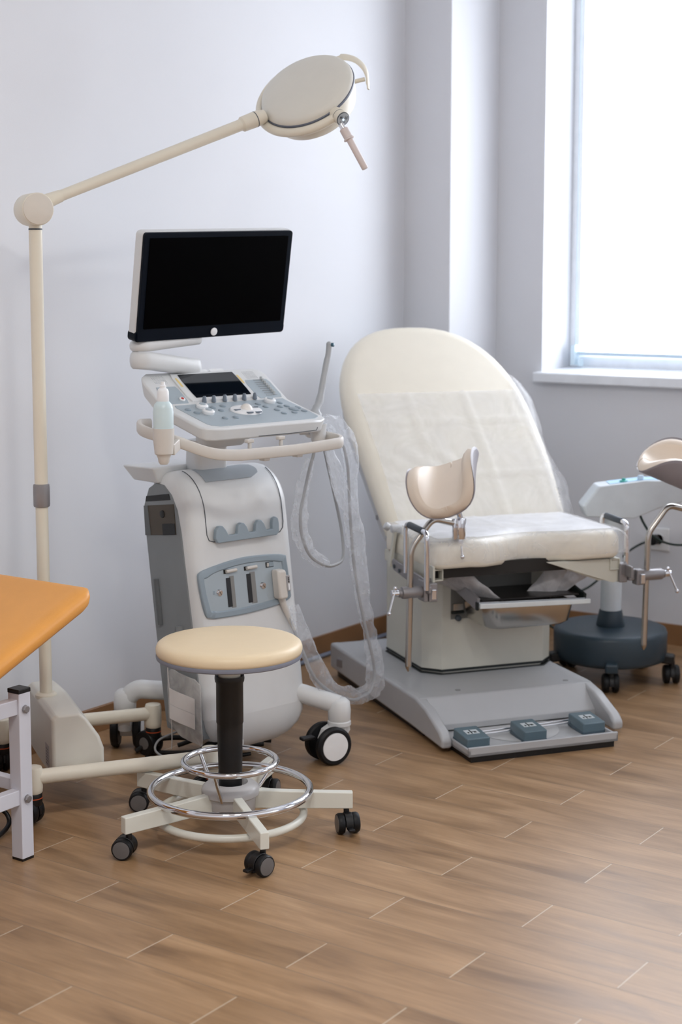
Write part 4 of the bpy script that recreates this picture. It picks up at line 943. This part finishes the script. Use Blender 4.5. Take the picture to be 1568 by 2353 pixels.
    pad_mesh(.006, .011, 'rest_shell', mat('rest_shell_grey', (150, 146, 152), .45), .09, .09, rod)
    return rod
legrest(0, (-.42, -.78, -.46), 23, (-.122, -.03, .765), -1)
legrest(.828, (.88, -.36, -.40), 15, (.662, -.01, .762), 1)
# drape film over seat and back
def drape_back():
    rows = []
    for i in range(40):
        t = .015+.555*i/39; row = []
        for j in range(41):
            s = -.300+.615*j/40
            c = .0015+.0030*abs(mnoise.noise(V((s*7, t*6, 1))))
            for s0, amp in ((-.12, .0055), (.10, .0055), (.27, .003)):
                c += amp*math.exp(-((s-s0-.10*(t-.4)*0)/.006)**2)
            for t0 in (.215, .44): c += .004*math.exp(-((t-t0)/.004)**2)
            if .25 < t < .32 and s < 0: c += .002*math.sin((s+t)*60)
            row.append(bp(s, t, .0085+c))
        rows.append(row)
    return rows
rowsb = drape_back()
DR = thing('drape_film', 'milky creased disposable film spread over the back and seat of the examination chair', 'drape', (4.2, 2.4, 0), -35)
G().grid(rowsb).done('back_drape', BACKS, DR, sharp=70)
rows = []
for j in range(56):
    x = -.188+.692*j/55; t = (x+.175)/.667; b = .075*max(0, math.sin(math.pi*min(1, max(0, (t-.24)/.56))))**1.3
    row = []
    nz = lambda a, k_: mnoise.noise(V((x*9, a*9, k_)))
    yy = [.385, .33, .27, .21, .16, .12, .08, .055]
    for y in yy:
        y_ = y+b*(1-(y-.055)/.33); row.append(V((x, y_, .6085+.004*abs(nz(y, 2))+.003*math.exp(-((x-.14)/.006)**2))))
    dip = .010*max(0, math.sin(math.pi*min(1, max(0, (t-.2)/.6))))
    for dy, z in ((.035, .6065), (.015, .6015), (.004, .592), (-.004, .575), (-.006, .555), (-.008, .535)):
        hang = .0 if z > .58 else nz(z, 5)*.010
        row.append(V((x, b+dy-.009-abs(nz(z, 3))*.006, z+.002+hang-dip)))
    if j in (0, 55): row = [V((p.x, p.y, p.z-.012)) for p in row]
    rows.append(row)
seatd = G().grid(rows).done('seat_drape', FLAP, DR, sharp=70, sub=1)
rows = [[V((p.x, p.y, p.z+.0022)) for p in r[:9]] for r in rows[3:53]]
G().grid(rows).done('seat_sheet', SHEET, DR, sharp=70, sub=1)
# overhanging clear flap along the right side of the back
fl = []
for i in range(30):
    t = .02+.62*i/29; wd = .012+.022*math.sin(t*9)**2+.014*abs(mnoise.noise(V((t*8, 0, 0))))
    if i in (0, 29): wd = .004
    fl.append([bp(.300+(.352+wd-.300)*k/6, t, .010-.0035*k*k/3+.003*mnoise.noise(V((t*14, k, 0)))) for k in range(7)])
G().grid(fl).done('loose_edge', FLAP, DR, sharp=70)
# folded tissue wings below the seat
def wing(P, name='hanging_corner'):
    A_, B_, C_, D_ = [V(p) for p in P]; rows = []
    for i in range(13):
        u = i/12; row = []
        for j in range(13):
            v = j/12; p = (A_*(1-u)+B_*u)*(1-v)+(D_*(1-u)+C_*u)*v
            row.append(p+V((0, -.012*math.sin(math.pi*u)*math.sin(math.pi*v)+.006*mnoise.noise(p*22), .004*mnoise.noise(p*30+V((3, 1, 0))))))
        rows.append(row)
    G().grid(rows).done(name, TISSUE, DR, sharp=60)
wing([(-.050, .10, .485), (-.015, .09, .490), (.095, .06, .392), (.02, .12, .400)])
wing([(-.075, .20, .435), (-.030, .11, .480), (.03, .10, .392), (.02, .20, .395)])
wing([(.300, .12, .490), (.36, .10, .492), (.300, .10, .392), (.215, .14, .395)])
wing([(.36, .10, .495), (.45, .09, .468), (.34, .10, .398), (.27, .12, .392)])
# drawer frame with steel basin
def dz(p): return V(p)
g = G(); 
drw = G().bar((-.005, .25, .437), (-.002, .035, .392), .010, .040).done('drawer_rail', STEELM, CH, bev=.001)
G().bar((.372, .25, .428), (.374, .035, .386), .010, .030).done('drawer_rail', GASKET, CH, bev=.001)
g = G(); g.bar((-.004, .020, .389), (.384, .020, .379), .012, .015); fb = g.done('drawer_front_bar', mat('drawer_bar_white', (214, 220, 222), .3), CH, bev=.002)
g = G(); g.bar((-.004, .034, .396), (.372, .034, .386), .010, .006); g.done('chrome_strip', CHROME, fb)
G().bar((-.012, .030, .388), (-.004, .030, .388), .014, .026).done('end_cap', GASKET, fb, bev=.002)
g = G(); g.box((.02, .05, .395), (.36, .24, .400)); g.done('drawer_plate', mat('dark_plate', (44, 42, 42), .3, metal=.5), CH)
BN_ = thing('steel_basin', 'shallow stainless steel basin under the front of the examination chair seat', 'basin', (4.2, 2.4, 0), -35)
L = []
for z, i in ((.300, .035), (.302, .022), (.312, .010), (.372, .0), (.374, -.006), (.376, -.006), (.376, .002), (.372, .004), (.316, .014), (.306, .03)):
    L.append(rrect(.190, .145, .160-i, .108-i, .045, 7, z))
G().loft(L).done('basin', STEEL, BN_, sharp=50)
# steel clamp resting at the far left of the chair base
CL = thing('floor_clamp', 'steel clamp on the floor beside the rear left of the examination chair base', 'clamp', (4.45, 3.03, 0), -12)
g = G(); g.cyl((-.005, .03, .075), (.09, .03, .075), .022, seg=24, bev=.003); g.done('clamp_barrel', STEELM, CL)
g = G(); g.box((-.055, .02, .055), (-.010, .07, .085)); g.box((-.02, -.005, .050), (.006, .03, .075)); g.done('clamp_jaw', STEELM, CL, bev=.004, weld=False)
g = G(); g.box((-.022, -.05, .046), (.055, .005, .068)); g.box((.0, -.03, .0), (.03, .0, .05)); g.done('clamp_block', STEEL, CL, bev=.003, weld=False)

# ------------------------------------------------------------------ colposcope-like trolley behind the chair
TRZ = .012
TR = thing('device_trolley', 'white console on a white column with round dark wheeled base, behind the examination chair', 'medical trolley', (5.0, 2.345, 0), -55)
G().lathe([(0, .078), (.178, .078), (.192, .084), (.197, .096), (.1975, .174), (.193, .186), (.180, .191), (.10, .193), (0, .193)], seg=72).done('round_base', TROLLEY, TR, sharp=50)
G().lathe([(.048, .190), (.050, .196), (.040, .246), (.038, .250), (0, .250)], seg=36).done('collar', TROLLEY, TR)
G().lathe([(.0365, .236), (.0365, .60), (0, .60)], seg=36).done('column', TROLLEYW, TR)
for a in (262, 190, 340, 45, 120):
    d = V((math.cos(R_(a)), math.sin(R_(a)), 0))
    G().bar(d*.10+V((0, 0, .10)), d*.225+V((0, 0, .088)), .044, .034).done('leg', TROLLEY if a == 262 else BLACK, TR, bev=.008)
    twin_caster(TR, d*(.20 if a == 262 else .218), .033, .018, .016, 0 if a == 262 else a+20, BLACK, TYRE, TYRE, .085)
g = G(); poly = [(-.116, .622), (-.062, .692), (.10, .712), (.34, .712), (.34, .650), (.235, .637), (.15, .615), (.063, .580), (-.104, .586)]
L = [[(x*(1-s)+.1*s, y, z) for x, z in poly] for y, s in ((-.055, .05), (-.048, .01), (-.03, 0), (.03, 0), (.048, .01), (.055, .05))]
cb = G().loft(L).done('control_console', TROLLEYW, TR, bev=.006)
def topz(x): return .692+(x+.062)*.1235 if x < .10 else .712
lb = G().prism([(-.02, -.04, topz(-.02)+.0008), (.10, -.04, .7128), (.30, -.04, .7128), (.30, .04, .7128), (.10, .04, .7128), (-.02, .04, topz(-.02)+.0008)], (0, 0, .001)).done('keypad_label', PALEBLUE, cb)
G().lathe([(.016, 0), (.014, .005), (.008, .007), (.006, .013), (0, .014)], (.032, -.022, topz(.032)), seg=20).done('teal_button', TEAL, cb)
G().lathe([(.011, 0), (.011, .012), (.009, .016), (0, .017)], (.090, -.022, .711), seg=20).done('pale_knob', mat('pale_knob', (196, 216, 234), .3), cb)
G().tube(cat([(.085, -.03, .60), (.098, -.05, .565), (.125, -.06, .525), (.165, -.06, .50), (.22, -.05, .487), (.29, -.02, .489), (.33, .0, .50)], 6), .0042, 10).done('console_cable', CABLEG, TR)
# wall outlet with plug and its cord
OU = thing('wall_outlet', 'white wall socket low on the back wall', 'power outlet', (5.62, 2.437, .405))
G().box((-.010, -.042, -.044), (-.0005, .042, .044)).done('socket_plate', WHITEP, OU, bev=.004)
G().lathe([(.023, 0), (.020, .001), (.019, -.003), (0, -.003)], (-.010, .0, .0), (-1, 0, 0), 28).done('socket_well', WHITEP, OU)
PG = thing('power_plug', 'round black plug in the wall socket with a dark cord hanging down behind the trolley', 'plug', (5.59, 2.445, .405))
G().cyl((.016, 0, 0), (-.026, 0, 0), .0195, seg=28, bev=.004).done('plug_body', BLACK, PG)
G().tube(cat([(-.005, .015, -.005), (-.02, .05, -.02), (-.06, .085, -.05), (-.12, .12, -.10), (-.22, .17, -.17), (-.30, .23, -.19), (-.36, .32, -.20), (-.34, .33, -.27), (-.32, .22, -.34), (-.33, .19, -.37), (-.40, .19, -.395), (-.48, .12, -.398)], 6), .0044, 10).done('plug_cord', CABLEG, PG)
# grey hose along the skirting, cords behind the scanner
tag(G().tube(cat([(4.30, 3.335, .009), (4.55, 3.348, .009), (4.75, 3.350, .009), (4.95, 3.345, .010), (5.10, 3.335, .012), (5.2, 3.30, .010)], 6), .0085, 12).done('floor_hose', mat('hose_blue_grey', (120, 128, 146), .45)), 'blue-grey cable lying along the skirting board of the left wall', 'cable')
CO = thing('cord_tangle', 'tangle of black and grey power cords on the floor under the ultrasound scanner', 'cords', (3.50, 2.95, 0))
for pts, r, m in (([(-.12, .16, .012), (-.08, .10, .05), (.0, .02, .045), (.08, -.05, .02), (.16, -.10, .010)], .008, BLACK), ([(-.10, .12, .010), (-.05, .0, .02), (.04, -.02, .03), (.14, -.03, .012)], .007, BLACK),
                  ([(-.14, .10, .009), (-.16, .02, .010), (-.06, -.07, .012), (.06, -.13, .010)], .006, BLACK), ([(-.06, .05, .075), (-.12, .07, .06), (-.14, .06, .03), (-.11, .0, .008), (-.04, -.08, .006)], .0035, CABLE),
                  ([(.0, .1, .010), (.06, .02, .04), (.13, -.02, .022), (.2, -.1, .010)], .007, BLACK)):
    G().tube(cat(pts, 7), r, 10).done('cord', m, CO)
G().box((-.03, -.09, .0), (.05, -.055, .028), Matrix.Rotation(R_(20), 4, 'Z')).done('cord_adapter', BLACK, CO, bev=.005)
